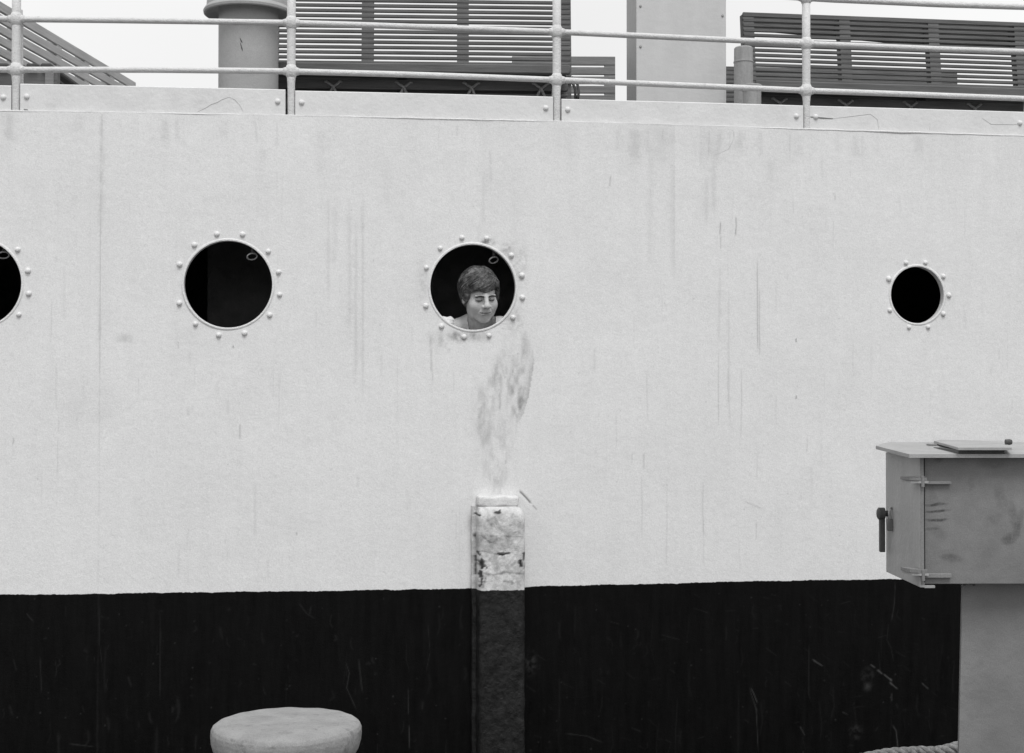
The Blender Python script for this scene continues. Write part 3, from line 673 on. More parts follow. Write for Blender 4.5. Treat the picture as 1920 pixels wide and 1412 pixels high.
# mushroom ventilator
vc = at(466, 100, 7.05); vt = empty('ventilator', (vc.x, vc.y, DECK), 0, 'grey round ventilator pipe with flared mushroom top', 'ventilator')
bm = B(); lathe(bm, [(.19, 0), (.19, .02), (.147, .021), (.147, .42), (.147, .9)], 56); obj('pipe', bm, M['vent'], vt, True)
zc = at(466, 17, 6.85).z-DECK+.03
bm = B(); pr = [(.146, zc+.03), (.185, zc+.02), (.205, zc+.001), (.212, zc-.009), (.2195, zc-.005), (.2215, zc+.006), (.215, zc+.018), (.206, zc+.026), (.204, zc+.06), (.18, zc+.15), (.11, zc+.20), (.0001, zc+.22)]
lathe(bm, pr, 64); obj('cowl', bm, M['vent'], vt, True)
def smear(name, bm_pts, r, mat, parent):
    bm = B(); tube(bm, bm_pts, r, 5); return obj(name, bm, mat, parent)
for a_, z0, z1 in ((-96, .50, .525), (-95, .46, .50)):
    pts = [Vector((.1468*math.cos(R(a_+k*1.5)), .1468*math.sin(R(a_+k*1.5)), z1-(z1-z0)*k/3)) for k in range(4)]
    smear('paint_scar', pts, [.001, .0022, .003, .001], M['rust'], vt)

# tall pale casing
cx0 = at(1193, 100, 7.3); cx1 = at(1361.5, 100, 7.3)
cs = empty('deck_casing', ((cx0.x+cx1.x)/2, 7.3, DECK), 0, 'tall pale flat sided casing standing on the deck, taller than the frame', 'casing')
W_ = cx1.x-cx0.x
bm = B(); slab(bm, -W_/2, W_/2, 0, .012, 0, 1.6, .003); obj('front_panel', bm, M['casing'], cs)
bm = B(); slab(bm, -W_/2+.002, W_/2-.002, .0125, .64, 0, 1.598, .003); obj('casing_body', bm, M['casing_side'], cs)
for x, z in ((-W_/2+.022, .79), (W_/2-.018, .74), (-W_/2+.022, .58), (-W_/2+.022, .86+.12)):
    bm = B(); dome(bm, .006, .004, 10); bmesh.ops.rotate(bm, verts=bm.verts, cent=(0, 0, 0), matrix=Matrix.Rotation(PI/2, 3, 'X')); o = obj('screw', bm, M['vent'], cs, True); o.location = (x, -.001, z)

# two short posts on deck
pa = at(1394, 89, 7.15); t = empty('deck_post', (pa.x, pa.y, DECK), 0, 'taller round deck post with a ring seam near its top', 'post', 'short round posts by the casing')
h = pa.z-DECK; bm = B(); lathe(bm, [(.048, 0), (.048, h-.08), (.0505, h-.078), (.0505, h-.072), (.0478, h-.07), (.047, h-.006), (.042, h), (.0001, h+.001)], 32); obj('post_shaft', bm, M['post'], t, True)
pa = at(1410, 160, 7.0); t = empty('deck_post', (pa.x, pa.y, DECK), 0, 'shorter round deck post with a lipped top in front of the taller one', 'post', 'short round posts by the casing')
h = pa.z-DECK; bm = B(); lathe(bm, [(.045, 0), (.045, h-.03), (.05, h-.027), (.05, h-.004), (.046, h), (.0001, h+.001)], 32); obj('post_shaft', bm, M['post'], t, True)
# hanging loops of line at the bench end
bm = B(); q = at(1072, 152, 7.3)
tube(bm, [q+Vector(v) for v in ((0, 0, .02), (.016, 0, .01), (.03, 0, -.02), (.036, 0, -.06), (.03, .0, -.1))], .007, 8); tube(bm, [q+Vector(v) for v in ((-.01, .01, .01), (.006, .01, -.01), (.018, .01, -.04), (.02, .01, -.1))], .007, 8)
tube(bm, [q+Vector(v) for v in ((.03, 0, -.1), (.02, .02, -.3), (-.02, .03, -.43), (.06, .05, -.44))], .007, 8)
tag(obj('hanging_line', bm, M['under'], None, 'all'), 'dark line hanging off the right end of the dark bench by the stanchion', 'rope')

# ------------------------------------------------------------------ quay bollard
bc = at(537.5, 1370, 4.3); bz = bc.z
bl = empty('quay_bollard', (bc.x, 4.3, 0), 0, 'grey mushroom headed mooring bollard at the quay edge', 'bollard')
bm = B(); Rr = .2255
prof = [(.12, bz-.135), (.16, bz-.118), (.19, bz-.096), (.204, bz-.0725), (.2172, bz-.050), (.2236, bz-.029), (.2255, bz-.008), (.2245, bz+.006), (.2195, bz+.017), (.208, bz+.025), (.19, bz+.029), (.15, bz+.0315), (.08, bz+.033), (.0001, bz+.0335)]
pp = []
for (a0, z0), (a1, z1) in zip(prof, prof[1:]):
    for k in range(4): pp.append((a0+(a1-a0)*k/4, z0+(z1-z0)*k/4))
pp.append(prof[-1]); lathe(bm, pp, 120)
for v in bm.verts:
    x, y, z = v.co; v.co.z += .0006*math.sin(x*23+1)*math.cos(y*19)+.0012*math.sin(x*61)*math.sin(y*55); rr_ = math.hypot(x, y)
    if rr_ > .15: f = 1+.0025*math.sin(5*math.atan2(y, x)+z*30); v.co.x *= f; v.co.y *= f
obj('bollard_head', bm, M['bollard'], bl, 'all')
bm = B(); lathe(bm, [(.24, 0), (.24, .03), (.17, .045), (.135, .09), (.12, .2), (.115, bz-.15), (.13, bz-.12)], 48); obj('bollard_stem', bm, M['bollard'], bl, True)
# mooring rope
key = [(bc.x+.0, 4.3+.16, .33), (-.35, 4.55, .30), (.2, 4.72, .275), (.8, 4.86, .283), (at(1630, 1421, 5.0).x, 5.0, at(1630, 1421, 5.0).z), (at(1715, 1412, 5.05).x, 5.05, at(1715, 1411, 5.05).z),
       (at(1800, 1401, 5.1).x, 5.1, at(1800, 1400, 5.1).z), (2.2, 5.35, .50), (3.2, 5.9, .86), (4.2, 6.5, 1.35)]
def catmull(K, per):
    K = [Vector(k) for k in K]; K = [2*K[0]-K[1]]+K+[2*K[-1]-K[-2]]; o = []
    for i in range(1, len(K)-2):
        for j in range(per):
            t = j/per; o.append(.5*((2*K[i])+(K[i+1]-K[i-1])*t+(2*K[i-1]-5*K[i]+4*K[i+1]-K[i+2])*t*t+(3*K[i]-K[i-1]-3*K[i+1]+K[i+2])*t**3))
    return o+[K[-2]]
loop = [(bc.x+.15*math.cos(a), 4.3+.15*math.sin(a), .33-.02*math.cos(a)) for a in np.linspace(-PI*1.4, PI/2, 14)]
path = catmull(loop[:-1]+key, 45)
bm = B()
for s in range(3):
    pts = []; acc = 0
    for i, p in enumerate(path):
        t = (path[min(i+1, len(path)-1)]-path[max(i-1, 0)]).normalized()
        if i: acc += (path[i]-path[i-1]).length
        a = acc/.105*2*PI+s*2*PI/3; n1 = Vector((0, 0, 1)); n1 = (n1-t*n1.dot(t)).normalized(); n2 = t.cross(n1); pts.append(p+(n1*math.cos(a)+n2*math.sin(a))*.0118)
    tube(bm, pts, .0112, 8)
tag(obj('mooring_rope', bm, M['rope'], None, 'all'), 'thick twisted mooring rope passing behind the cabinet post at the bottom', 'rope')

# ------------------------------------------------------------------ quay cabinet on its post
D0 = 4.0; X0 = at(1730, 900, D0).x; zb = at(1800, 1095, D0).z; zt_ = at(1800, 858, D0).z; DP = .345
cb = empty('quay_cabinet', (X0+.3, D0+.17, 0), 0, 'grey steel cabinet with lidded top mounted on a broad post', 'cabinet')
def cp(name, bm, mat, smooth=False, parent=cb):
    o = obj(name, bm, mat, parent, smooth); o.location = (-cb.location.x, -cb.location.y, 0) if parent is cb else (0, 0, 0); return o
bm = B(); slab(bm, X0+.002, X0+.64, D0, D0+DP-.004, zb, zt_, .0015); body = cp('cabinet_body', bm, M['cab'])
# door: the left face, hung at the front corner, a little longer than the body
dz0, dz1 = zb-.004, zt_+.002; xs = X0-.012
bm = B(); slab(bm, xs, X0, D0-.014, D0+DP+.004, dz0-.004, dz1, .001); dr = cp('door', bm, M['cab_lit'])
bm = B(); slab(bm, X0+.0005, X0+.03, D0-.012, D0-.0005, dz0-.006, dz0+.001, .0005); cp('door_lip', bm, M['lid'], False, dr)
bm = B(); slab(bm, xs+.0008, X0-.0012, D0-.0152, D0-.0142, dz0+.004, dz1-.004, 0); cp('door_edge', bm, M['cab'], False, dr)  # added strip: keeps the front-facing door edge in the darker cabinet tone
bm = B(); slab(bm, X0-.001, X0+.0015, D0-.0155, D0-.0145, dz0+.01, dz1-.004, 0); cp('door_gap', bm, M['black'], False, dr)
bm = B(); slab(bm, X0+.0045, X0+.0058, D0-.0012, D0-.0002, dz0+.01, dz1-.004, 0); cp('seam', bm, M['black'])
for zc_, th_ in ((at(1740, 900, D0).z, .0), (at(1740, 1075, D0).z, .004)):
    bm = B(); slab(bm, X0-.01, X0+.077, D0-.013, D0-.0005, zc_-.0115, zc_-.0035+th_, .0012); hg = cp('hinge', bm, M['cab'])
    bm = B(); zz = zc_+.0045+th_
    pts = [(X0-.052, D0+.04), (X0-.013, D0+.04), (X0-.013, D0-.018), (X0+.006, D0-.018), (X0+.006, D0-.021), (X0-.02, D0-.024), (X0-.040, D0-.012), (X0-.048, D0+.01)]
    prism(bm, pts, zz-.005, zz+.003+th_*.5); cp('hinge_leaf', bm, M['cab'], False, hg)
    bm = B(); prism(bm, [(p[0]+.004, p[1]) for p in pts], zz-.0125, zz-.0062); cp('hinge_leaf', bm, M['cab_lit'], False, hg)
    bm = B(); lathe(bm, [(.005, -.018), (.005, .012), (.0001, .013)], 14, (X0-.006, D0-.022, zc_)); cp('hinge_pin', bm, M['cab'], True, hg)
# smears on the front (finger marks)
mk = NT('finger_smear', .7, .1); mk.color(mk.rng(mk.noise(60), .3, .7, .075, .13))
def ribbon(pts, w_, name, mat):
    bm = B(); ps = [at(a, b, D0-.0012) for a, b in pts]; n = len(ps); up = []; dn = []
    for i, p in enumerate(ps):
        t = i/(n-1); ww = w_*min(1, .45+2*min(t+.1, 1-t)); up.append(bm.verts.new(p+Vector((0, 0, ww)))); dn.append(bm.verts.new(p-Vector((0, 0, ww))))
    for i in range(n-1): bm.faces.new((dn[i], dn[i+1], up[i+1], up[i]))
    cp(name, bm, mat)
# smears live in the front panel's own paint: masks in object space
def front_paint():
    m = NT('cabinet_front_paint', .5, .3)
    geo = m.t.nodes.new('ShaderNodeNewGeometry'); sep = m.t.nodes.new('ShaderNodeSeparateXYZ'); m.lk(geo.outputs['Position'], sep.inputs[0])
    wob = m.rng(m.noise(30, detail=3), .3, .7, -.003, .003)
    X = m.math('ADD', sep.outputs[0], wob); Zc = m.math('ADD', sep.outputs[2], m.rng(m.noise(18, detail=2), .3, .7, -.003, .003))
    tot = None; nmk = m.rng(m.noise(70, detail=4, rough=.7), .3, .62, .25, 1.15)
    marks = [(1754, 946, 20, 2.3, .1, 1), (1757, 958, 22, 2.4, .1, 1.1), (1756, 975, 20, 2.6, .02, .95), (1750, 991, 14, 3.2, 0, .6), (1783, 1047, 18, 7, -.1, .6), (1760, 1000, 12, 14, .7, .3), (1893, 1010, 14, 9, .4, .7), (1908, 985, 8, 26, -.25, .6),
             (1900, 965, 8, 20, .2, .4), (1862, 870, 26, 8, 0, .35), (1822, 905, 5, 12, 0, .25), (1750, 925, 7, 22, 0, .25), (1760, 862, 9, 5, 0, .5), (1876, 930, 10, 22, .2, .3), (1860, 975, 16, 10, .5, .3)]
    for px, py, rx, ry, rot, a in marks:
        c = at(px, py, D0); rx *= D0/F; ry *= D0/F; cs_, sn = math.cos(rot), math.sin(rot)
        dx = m.math('SUBTRACT', X, c.x); dz = m.math('SUBTRACT', Zc, c.z)
        p = m.math('DIVIDE', m.math('ADD', m.math('MULTIPLY', dx, cs_), m.math('MULTIPLY', dz, sn)), rx)
        q = m.math('DIVIDE', m.math('SUBTRACT', m.math('MULTIPLY', dz, cs_), m.math('MULTIPLY', dx, sn)), ry)
        r2 = m.math('ADD', m.math('MULTIPLY', p, p), m.math('MULTIPLY', q, q))
        e = m.math('MULTIPLY', m.rng(r2, .25, 1.9, 1, 0), min(.8, a*.62))
        e = m.math('MULTIPLY', e, nmk)
        tot = e if tot is None else m.math('MAXIMUM', tot, e)
    a = m.rng(m.noise(5, detail=6, rough=.6), .3, .7, .84, 1.14); g = m.rng(m.noise(300, detail=2), .3, .7, .87, 1.13); b2 = m.rng(m.noise(22, detail=5), .35, .75, 1.04, .9)
    base = m.math('MULTIPLY', m.math('MULTIPLY', m.math('MULTIPLY', a, g), b2), .185)
    m.color(m.math('MULTIPLY', base, m.math('SUBTRACT', 1, tot))); m.bump(m.noise(30, detail=4), .002); return m.m
body.data.materials[0] = front_paint()
# lid
zl = zt_
bm = B(); Xe = X0+.72
prism(bm, [(at(1705, 850, 3.955).x, 3.955), (Xe, 3.955), (Xe, 4.44), (at(1666, 832, 4.44).x, 4.44), (at(1648, 836, 4.34).x, 4.34), (at(1642, 838, 4.28).x, 4.28)], zl+.0012, zl+.0112)
for v in bm.verts: v.co.z += (v.co.y-3.955)*.04
lid = cp('lid', bm, M['lid'])
bm = B(); slab(bm, X0+.012, X0+.63, D0+.012, D0+DP-.05, zt_, zl+.0035, 0); cp('lid_gasket', bm, M['rust'], False, lid)
bm = B(); c0 = at(1748, 838, 4.28); slab(bm, c0.x-.012, c0.x+.012, 4.27, 4.3, zl+.024, zl+.030, .001); cp('lid_catch', bm, M['cab'], False, lid)
hz = zl+.0225
bm = B(); slab(bm, at(1797, 850, 3.965).x, at(1884, 850, 3.965).x, 3.965, 4.2, zl+.0112, hz, .0005); cp('hatch_riser', bm, M['rust'], False, lid)
bm = B(); prism(bm, [(at(1797, 840, 3.94).x, 3.94), (at(1897, 840, 3.94).x, 3.94), (at(1880, 832, 4.3).x+.02, 4.36), (at(1765, 832, 4.44).x, 4.44), (at(1751, 830, 4.36).x, 4.36)], hz+.0005, hz+.0075)
for v in bm.verts: v.co.z += max(0, v.co.y-3.99)*.018
ht = cp('hatch', bm, M['lid'], False, lid)
bm = B(); c0 = at(1893, 834, 4.12); lathe(bm, [(.008, -.012), (.0085, 0), (.007, .006), (.0001, .008)], 14, (c0.x, 4.12, hz+.0175), Matrix.Rotation(PI/2, 3, 'Y')); cp('hatch_knob', bm, M['rust'], True, lid)
# handle on the door
hx = at(1645, 963, 4.31); zh = hx.z; xh0 = hx.x
bm = B(); lathe(bm, [(.0001, -.001), (.013, 0), (.0185, .004), (.0185, .021), (.0001, .0215)], 20, (xh0+.0, 4.31, zh), Matrix.Rotation(PI/2, 3, 'Y')); hd = cp('door_handle', bm, M['rust'], True)
bm = B(); tube(bm, [(xh0+.02, 4.31, zh), (xs+.002, 4.31, zh)], .009, 12); cp('spindle', bm, M['rust'], True, hd)
hb = at(1654, 1035, 4.31); bm = B(); slab(bm, hb.x-.008, hb.x+.008, 4.302, 4.318, hb.z, zh-.01, .002); cp('lever', bm, M['rust'], False, hd)
# post
pl, pr_ = at(1805, 1098, 4.07), at(1798, 1412, 4.07); bm = B()
x_b = pl.x+(pr_.x-pl.x)*(pl.z-0)/(pl.z-pr_.z); x_r = pl.x+.5
def wedge(bm, y0, y1, dx0, xr, bev):
    a = [bm.verts.new(v) for v in ((x_b+dx0, y0, 0), (xr, y0, 0), (xr, y1, 0), (x_b+dx0, y1, 0))]; b2 = [bm.verts.new(v) for v in ((pl.x+dx0, y0, zb-.0005), (xr, y0, zb-.0005), (xr, y1, zb-.0005), (pl.x+dx0, y1, zb-.0005))]
    bm.faces.new(a[::-1]); bm.faces.new(b2); [bm.faces.new((a[i], a[(i+1) % 4], b2[(i+1) % 4], b2[i])) for i in range(4)]
wedge(bm, 4.07, 4.082, 0, x_r, 0); cp('post', bm, M['cabpost'])
bm = B(); wedge(bm, 4.0825, 4.30, .2, x_r-.2, 0); cp('post_web', bm, M['cabpost'])
bm = B(); c0 = at(1817, 1100, 4.03)
for k in range(5): tube(bm, [(c0.x-.018+k*.009, 4.05, zb-.001), (c0.x-.018+k*.009+.003, 4.05, zb-.008-.003*math.sin(k*2))], .004, 6)
cp('weld_bead', bm, M['rust'], True)
# padlock
pk = at(1669, 984, 4.28); pd = empty('padlock', (pk.x, 4.275, pk.z-.018), 0, 'small grey padlock hanging from the cabinet door handle', 'padlock')
bm = B(); box(bm, (0, 0, .0185), (.022, .02, .036), .003, Matrix.Rotation(R(-4), 3, 'Y'), 2); obj('lock_body', bm, M['lock'], pd, True)
bm = B(); tube(bm, [(-.004, -.006, .034), (-.006, -.006, .055), (-.004, -.004, .067), (.002, 0, .07), (.006, .004, .064), (.007, .006, .05), (.006, .006, .034)], .0028, 8); obj('shackle', bm, M['brightmetal'], pd, 'all')

# ------------------------------------------------------------------ the man in the porthole
def ell(P, c, r):
    q = (P-np.array(c))/np.array(r); k0 = np.linalg.norm(q, axis=-1); k1 = np.linalg.norm(q/np.array(r), axis=-1)+1e-9; return k0*(k0-1)/k1
def cap(P, a, b, ra, rb=None):
    rb = ra if rb is None else rb; a = np.array(a, float); b = np.array(b, float); ab = b-a
    t = np.clip(((P-a) @ ab)/(ab @ ab), 0, 1); return np.linalg.norm(P-a-t[..., None]*ab, axis=-1)-(ra+(rb-ra)*t)
def sm(a, b, k): h = np.clip(.5+.5*(b-a)/k, 0, 1); return b*(1-h)+a*h-k*h*(1-h)
def ss(a, b, k): return -sm(-a, b, k)                    # a minus b, smooth
HSC = .93
Rh = np.array((Matrix.Rotation(R(-4.5), 3, 'Y') @ Matrix.Rotation(R(20), 3, 'Z') @ Matrix.Rotation(R(16), 3, 'X')))   # roll, turn, nod
def tohead(P): return (P/HSC) @ Rh                              # inverse rotation (row vectors)
def headsdf(P):
    H = tohead(P)
    d = ell(H, (0, .018, .034), (.0765, .095, .087))
    d = sm(d, ell(H, (0, -.022, -.03), (.0645, .068, .085)), .03)
    d = sm(d, ell(H, (0, -.062, -.103), (.030, .024, .022)), .028)
    for s in (-1, 1):
        d = sm(d, ell(H, (s*.043, -.02, -.073), (.021, .036, .028)), .03)
        d = sm(d, ell(H, (s*.044, -.056, -.037), (.024, .024, .028)), .022)
        d = ss(d, ell(H, (s*.031, -.099, -.005), (.0195, .0205, .0125)), .009)
        d = sm(d, ell(H, (s*.031, -.0745, -.0065), (.0148, .0135, .0128)), .004)
        d = sm(d, cap(H, (s*.015, -.0905, .0085), (s*.047, -.0805, .0105), .0062, .0055), .012)
        d = ss(d, cap(H, (s*.019, -.0895, -.011), (s*.043, -.0845, -.011), .0012), .003)
        e = ell(H, (s*.078, .012, -.012), (.0085, .019, .031)); e = ss(e, ell(H, (s*.087, .010, -.008), (.006, .011, .017)), .004); d = sm(d, e, .007)
    d = sm(d, cap(H, (0, -.088, .018), (0, -.106, -.024), .008, .0115), .012)
    d = sm(d, ell(H, (0, -.110, -.034), (.0145, .013, .0115)), .008)
    for s in (-1, 1):
        d = sm(d, ell(H, (s*.0155, -.1, -.0385), (.0085, .0105, .0085)), .005)
        d = ss(d, ell(H, (s*.007, -.104, -.0475), (.0035, .006, .0042)), .003)
    d = sm(d, ell(H, (0, -.074, -.066), (.03, .021, .024)), .02)
    d = sm(d, cap(H, (-.022, -.088, -.0645), (.022, -.088, -.0645), .0042), .006)
    d = sm(d, cap(H, (-.014, -.0895, -.0765), (.014, -.0895, -.0765), .0052), .006)
    d = ss(d, cap(H, (-.027, -.089, -.0705), (.027, -.089, -.0705), .0030), .0035)
    d = ss(d, cap(H, (-.014, -.094, -.087), (.014, -.094, -.087), .0050), .008)
    for s in (-1, 1): d = ss(d, cap(H, (s*.024, -.094, -.043), (s*.035, -.082, -.068), .0022), .006)
    return d
neck0, neck1 = (0, .035, -.06), (0, .115, -.185)
def bodysdf(P):
    d = headsdf(P)
    d = sm(d, cap(P, neck0, neck1, .055, .062), .025)
    d = sm(d, torso(P), .04); return d
def torso(P, inf=0):
    d = ell(P, (0, .19, -.34), (.165, .115, .21)); d = sm(d, ell(P, (0, .29, -.62), (.15, .115, .2)), .06)
    d = sm(d, ell(P, (0, .33, -.80), (.165, .12, .12)), .05)
    for s in (-1, 1):
        d = sm(d, cap(P, (s*.03, .14, -.185), (s*.17, .16, -.215), .055, .058), .05)
        d = sm(d, cap(P, (s*.185, .16, -.22), (s*.25, .25, -.47), .05, .042), .03)
        d = sm(d, cap(P, (s*.25, .25, -.47), (s*.20, .17, -.70), .04, .03), .02)
        d = sm(d, ell(P, (s*.19, .16, -.76), (.03, .045, .05)), .02)
        d = sm(d, cap(P, (s*.09, .34, -.85), (s*.10, .36, -1.22), .085, .058), .03); d = sm(d, cap(P, (s*.10, .36, -1.22), (s*.10, .38, -1.6), .055, .04), .02)
        d = sm(d, cap(P, (s*.10, .37, -1.62), (s*.11, .22, -1.635), .04, .03), .02)
    return d-inf
def nets(f, xs, ys, zs):
    X, Y, Zg = np.meshgrid(xs, ys, zs, indexing='ij'); P = np.stack([X, Y, Zg], -1); V = np.empty(X.shape)
    for i in range(0, len(xs), 16): V[i:i+16] = f(P[i:i+16])
    ins = V < 0; cnt = np.zeros([n-1 for n in V.shape]); acc = np.zeros(cnt.shape+(3,))
    sl = lambda o, n: slice(o, n-1+o)
    def part(axis, o):
        s0 = [None]*3; s1 = [None]*3; k = 0
        for a in range(3):
            if a == axis: s0[a] = slice(0, V.shape[a]-1); s1[a] = slice(1, V.shape[a])
            else: s0[a] = s1[a] = slice(o[k], V.shape[a]-1+o[k]); k += 1
        return tuple(s0), tuple(s1)
    for ax in range(3):
        for o in ((0, 0), (0, 1), (1, 0), (1, 1)):
            s0, s1 = part(ax, o); a, b = V[s0], V[s1]; cr = (a < 0) != (b < 0); t = np.where(cr, a/(a-b+1e-20), 0)
            acc += np.where(cr[..., None], P[s0]+(P[s1]-P[s0])*t[..., None], 0); cnt += cr
    act = cnt > 0; idx = -np.ones(cnt.shape, int); idx[act] = np.arange(act.sum()); vs = acc[act]/cnt[act][:, None]; fs = []
    for ax in range(3):
        b1, b2 = [(1, 2), (2, 0), (0, 1)][ax]
        s0 = [slice(1, n-1) for n in V.shape]; s0[ax] = slice(0, V.shape[ax]-1); s1 = list(s0); s1[ax] = slice(1, V.shape[ax])
        A = ins[tuple(s0)]; Bn = ins[tuple(s1)]; w_ = np.argwhere(A != Bn)
        if len(w_) == 0: continue
        flip = A[tuple(w_.T)]; base = w_.copy()
        for a in range(3):
            if a != ax: base[:, a] += 1
        def cell(d1, d2): q = base.copy(); q[:, b1] -= d1; q[:, b2] -= d2; return idx[tuple(q.T)]
        q = np.stack([cell(1, 1), cell(0, 1), cell(0, 0), cell(1, 0)], 1); q[~flip] = q[~flip][:, ::-1]; fs.append(q)
    return vs, np.concatenate(fs)
def axis(lo, hi, fl, fh, fine, coarse): return np.concatenate([np.arange(lo, fl, coarse), np.arange(fl, fh, fine), np.arange(fh, hi, coarse)])
def arr_mesh(name, vs, fs, mat, parent):
    me = bpy.data.meshes.new(name); me.from_pydata(vs.tolist(), [], fs.tolist()); me.update(); me.polygons.foreach_set('use_smooth', [True]*len(me.polygons))
    me.materials.append(mat); o = bpy.data.objects.new(name, me); C.objects.link(o); o.parent = parent; return o
mu, mz = px2hull(900, 553, -.05); mp = HP(mu, -.05, mz); PY = -R(4)
man = empty('person', (mp.x+.36*math.sin(hyaw(mu)+PY)*0, mp.y+.33, .4), hyaw(mu)+PY*2, 'man in pale open-collared shirt with thick fringed hair looking down from the porthole', 'person')
cY = hyaw(mu)+PY*2
off = Vector((0, 0, 0)); inv = Matrix.Rotation(-cY, 3, 'Z') @ (mp-Vector(man.location)); HO = np.array(inv)
xs = axis(-.32, .33, -.094, .096, .0021, .012); ys = axis(-.17, .47, -.135, .03, .0021, .01); zs = axis(-1.68, .14, -.15, .06, .0021, .012)
vs, fs = nets(bodysdf, xs, ys, zs)
sk = NT('skin', .55, .35)
spos = sk.tc.outputs['Object']
sk.color(sk.math('MULTIPLY', sk.math('MULTIPLY', sk.rng(sk.noise(28, detail=4), .3, .7, .93, 1.07), sk.rng(sk.noise(420, detail=2), .3, .7, .93, 1.07)), sk.math('SUBTRACT', .53, sk.math('MULTIPLY', sk.attr('tone'), .5))))
sk.b.inputs['Subsurface Weight'].default_value = .06; sk.b.inputs['Subsurface Radius'].default_value = (.004, .004, .004); sk.bump(sk.noise(300, detail=3), .0006)
Hd = tohead(vs); tone = np.zeros(len(vs))
def tn(c, r, a, p=1.0):
    global tone; q = ((Hd-np.array(c))/np.array(r)); tone = np.maximum(tone, a*np.exp(-(q**2).sum(1)**p))
for s in (-1, 1):
    for k in range(7):     # eyebrows: hair on the brow
        t = k/6; tn((s*(.014+.033*t), -.092+.010*t*t, .0075+.003*math.sin(PI*t)-.001*t), (.0075, .016, .0056), 1.0)
    for k in range(5):     # lash line of the lowered lids
        t = k/4; tn((s*(.019+.025*t), -.088, -.011-.0015*math.sin(PI*t)), (.006, .016, .0034), 1.0)
    tn((s*.031, -.086, -.013), (.018, .024, .0105), .42)  # eye-socket shade painted into the skin tone, along with the darker lids
tn((0, -.092, -.0705), (.026, .024, .0034), 1.05); tn((0, -.092, -.0765), (.018, .022, .005), .4); tn((0, -.092, -.065), (.017, .02, .0035), .22)
tn((0, -.085, -.09), (.06, .06, .035), .2)
for s in (-1, 1): tn((s*.060, -.03, -.06), (.02, .05, .05), .1); tn((s*.018, -.095, .004), (.008, .02, .012), .3)  # second tone carries the painted socket shade to the inner eye corners
for s in (-1, 1): tn((s*.007, -.104, -.0465), (.006, .014, .0045), .95)  # shadow at the nostrils painted into the skin tone
pb_ = arr_mesh('body', vs+HO, fs, sk.m, man); a_ = pb_.data.attributes.new('tone', 'FLOAT', 'POINT'); a_.data.foreach_set('value', tone.astype(np.float32))
# eyebrows and lashes: short hairs lying on the skin
def face_y(x, z):
    lo, hi = -.16, -.03
    for _ in range(18):
        m_ = (lo+hi)/2; P_ = (np.array([[x, m_, z]])*HSC) @ Rh.T
        if headsdf(P_)[0] > 0: lo = m_
        else: hi = m_
    return lo
hb_ = random.Random(9)
def on_face(x, z, lift): return Vector(((np.array([x, face_y(x, z)-lift, z])*HSC) @ Rh.T)+HO)
hm0 = NT('brow_hair', .8, .05); hm0.color(.05)
for s_ in (-1, 1):
    bm = B()
    yl = [min(face_y(s_*(.012+.036*k/8), .0085+.0025*math.sin(PI*k/8)+dz) for dz in (-.002, 0, .002)) for k in range(9)]
    def bp(t, z, lift): y = float(np.interp(t*8, range(9), yl))-lift+.25*abs(z-.0095)*0; return Vector(((np.array([s_*(.012+.036*t), y, z])*HSC) @ Rh.T)+HO)
    for k in range(110):
        t = hb_.random()*.9; z = .0085+.0028*math.sin(PI*min(1, t*1.1))-.0008*t+hb_.uniform(-.0030, .0030)*(1-.5*t); dz = .0014*(1-2*t)
        tube(bm, [bp(t, z, .0002), bp(t+.07, z+dz/2, .0011), bp(t+.15, z+dz, .0004)], [.0007, .0010, .0004], 4)
    obj('eyebrow', bm, hm0.m, pb_)
    bm = B()
    for k in range(26):
        t = k/25; x = .0195+.024*t; z = -.011-.0016*math.sin(PI*t); tube(bm, [on_face(s_*x, z+.0006, .0002), on_face(s_*(x+.0005), z-.0004, .0014), on_face(s_*(x+.001), z-.0012, .0026)], [.0008, .0007, .0003], 4)
    obj('eyelashes', bm, hm0.m, pb_)
# hair: one cap shaped over the skull, with locks combed from the crown
def hairsdf(P):
    H = tohead(P)
    d = ell(H, (-.003, .014, .042), (.089, .104, .088))
    d = sm(d, ell(H, (0, .05, .0), (.084, .07, .09)), .03)
    for s in (-1, 1): d = sm(d, ell(H, (s*.073, -.008, .005), (.0185, .034, .038)), .02)
    d = sm(d, ell(H, (.002, -.062, .062), (.066, .033, .034)), .022)
    x, y, z = H[..., 0], H[..., 1], H[..., 2]
    fringe = .030+.016*np.clip((np.abs(x-.012)-.02)/.05, 0, 1)+.001*np.sin(x*170)+.0012*np.sin(x*410+2)
    cut = np.where(np.abs(x) < .064, fringe, .026)       # face opening
    face = np.maximum(np.maximum(z-cut, y+.035), np.abs(x)-.0665)   # inside: in front, below the fringe
    d = np.maximum(d, -face)
    sb = (y > -.05) & (y < -.008) & (np.abs(x) > .05)
    side = np.maximum(-(z+.008+.012*np.sin(y*60)*.3+(y-.0)*.5), -(.03-y))          # below the ears in front of the nape
    d = np.maximum(d, np.minimum(-(z+.016)+(-.25*(y))*1.0, .02-y+0*z)*1.0*(1) if False else np.where(y < .035, np.where(sb, -(z+.036), -(z+.014+.25*y)), -(z+.085)))
    ang = np.arctan2(x-.02, -(y-.03)); rad = np.hypot(x-.02, y-.03)
    sw = ang*2.2+z*14
    d = d+(fbm(sw*1.6+40, rad*40+z*12+40, 81, 3)-.5)*.016+(fbm(sw*6+40, rad*60+z*20+40, 82, 2)-.5)*.0035
    return d
xs = np.arange(-.125, .125, .0028); ys = np.arange(-.13, .16, .0028); zs = np.arange(-.12, .17, .0028)
vh, fh = nets(hairsdf, xs, ys, zs)
hm = NT('hair', .42, .5)
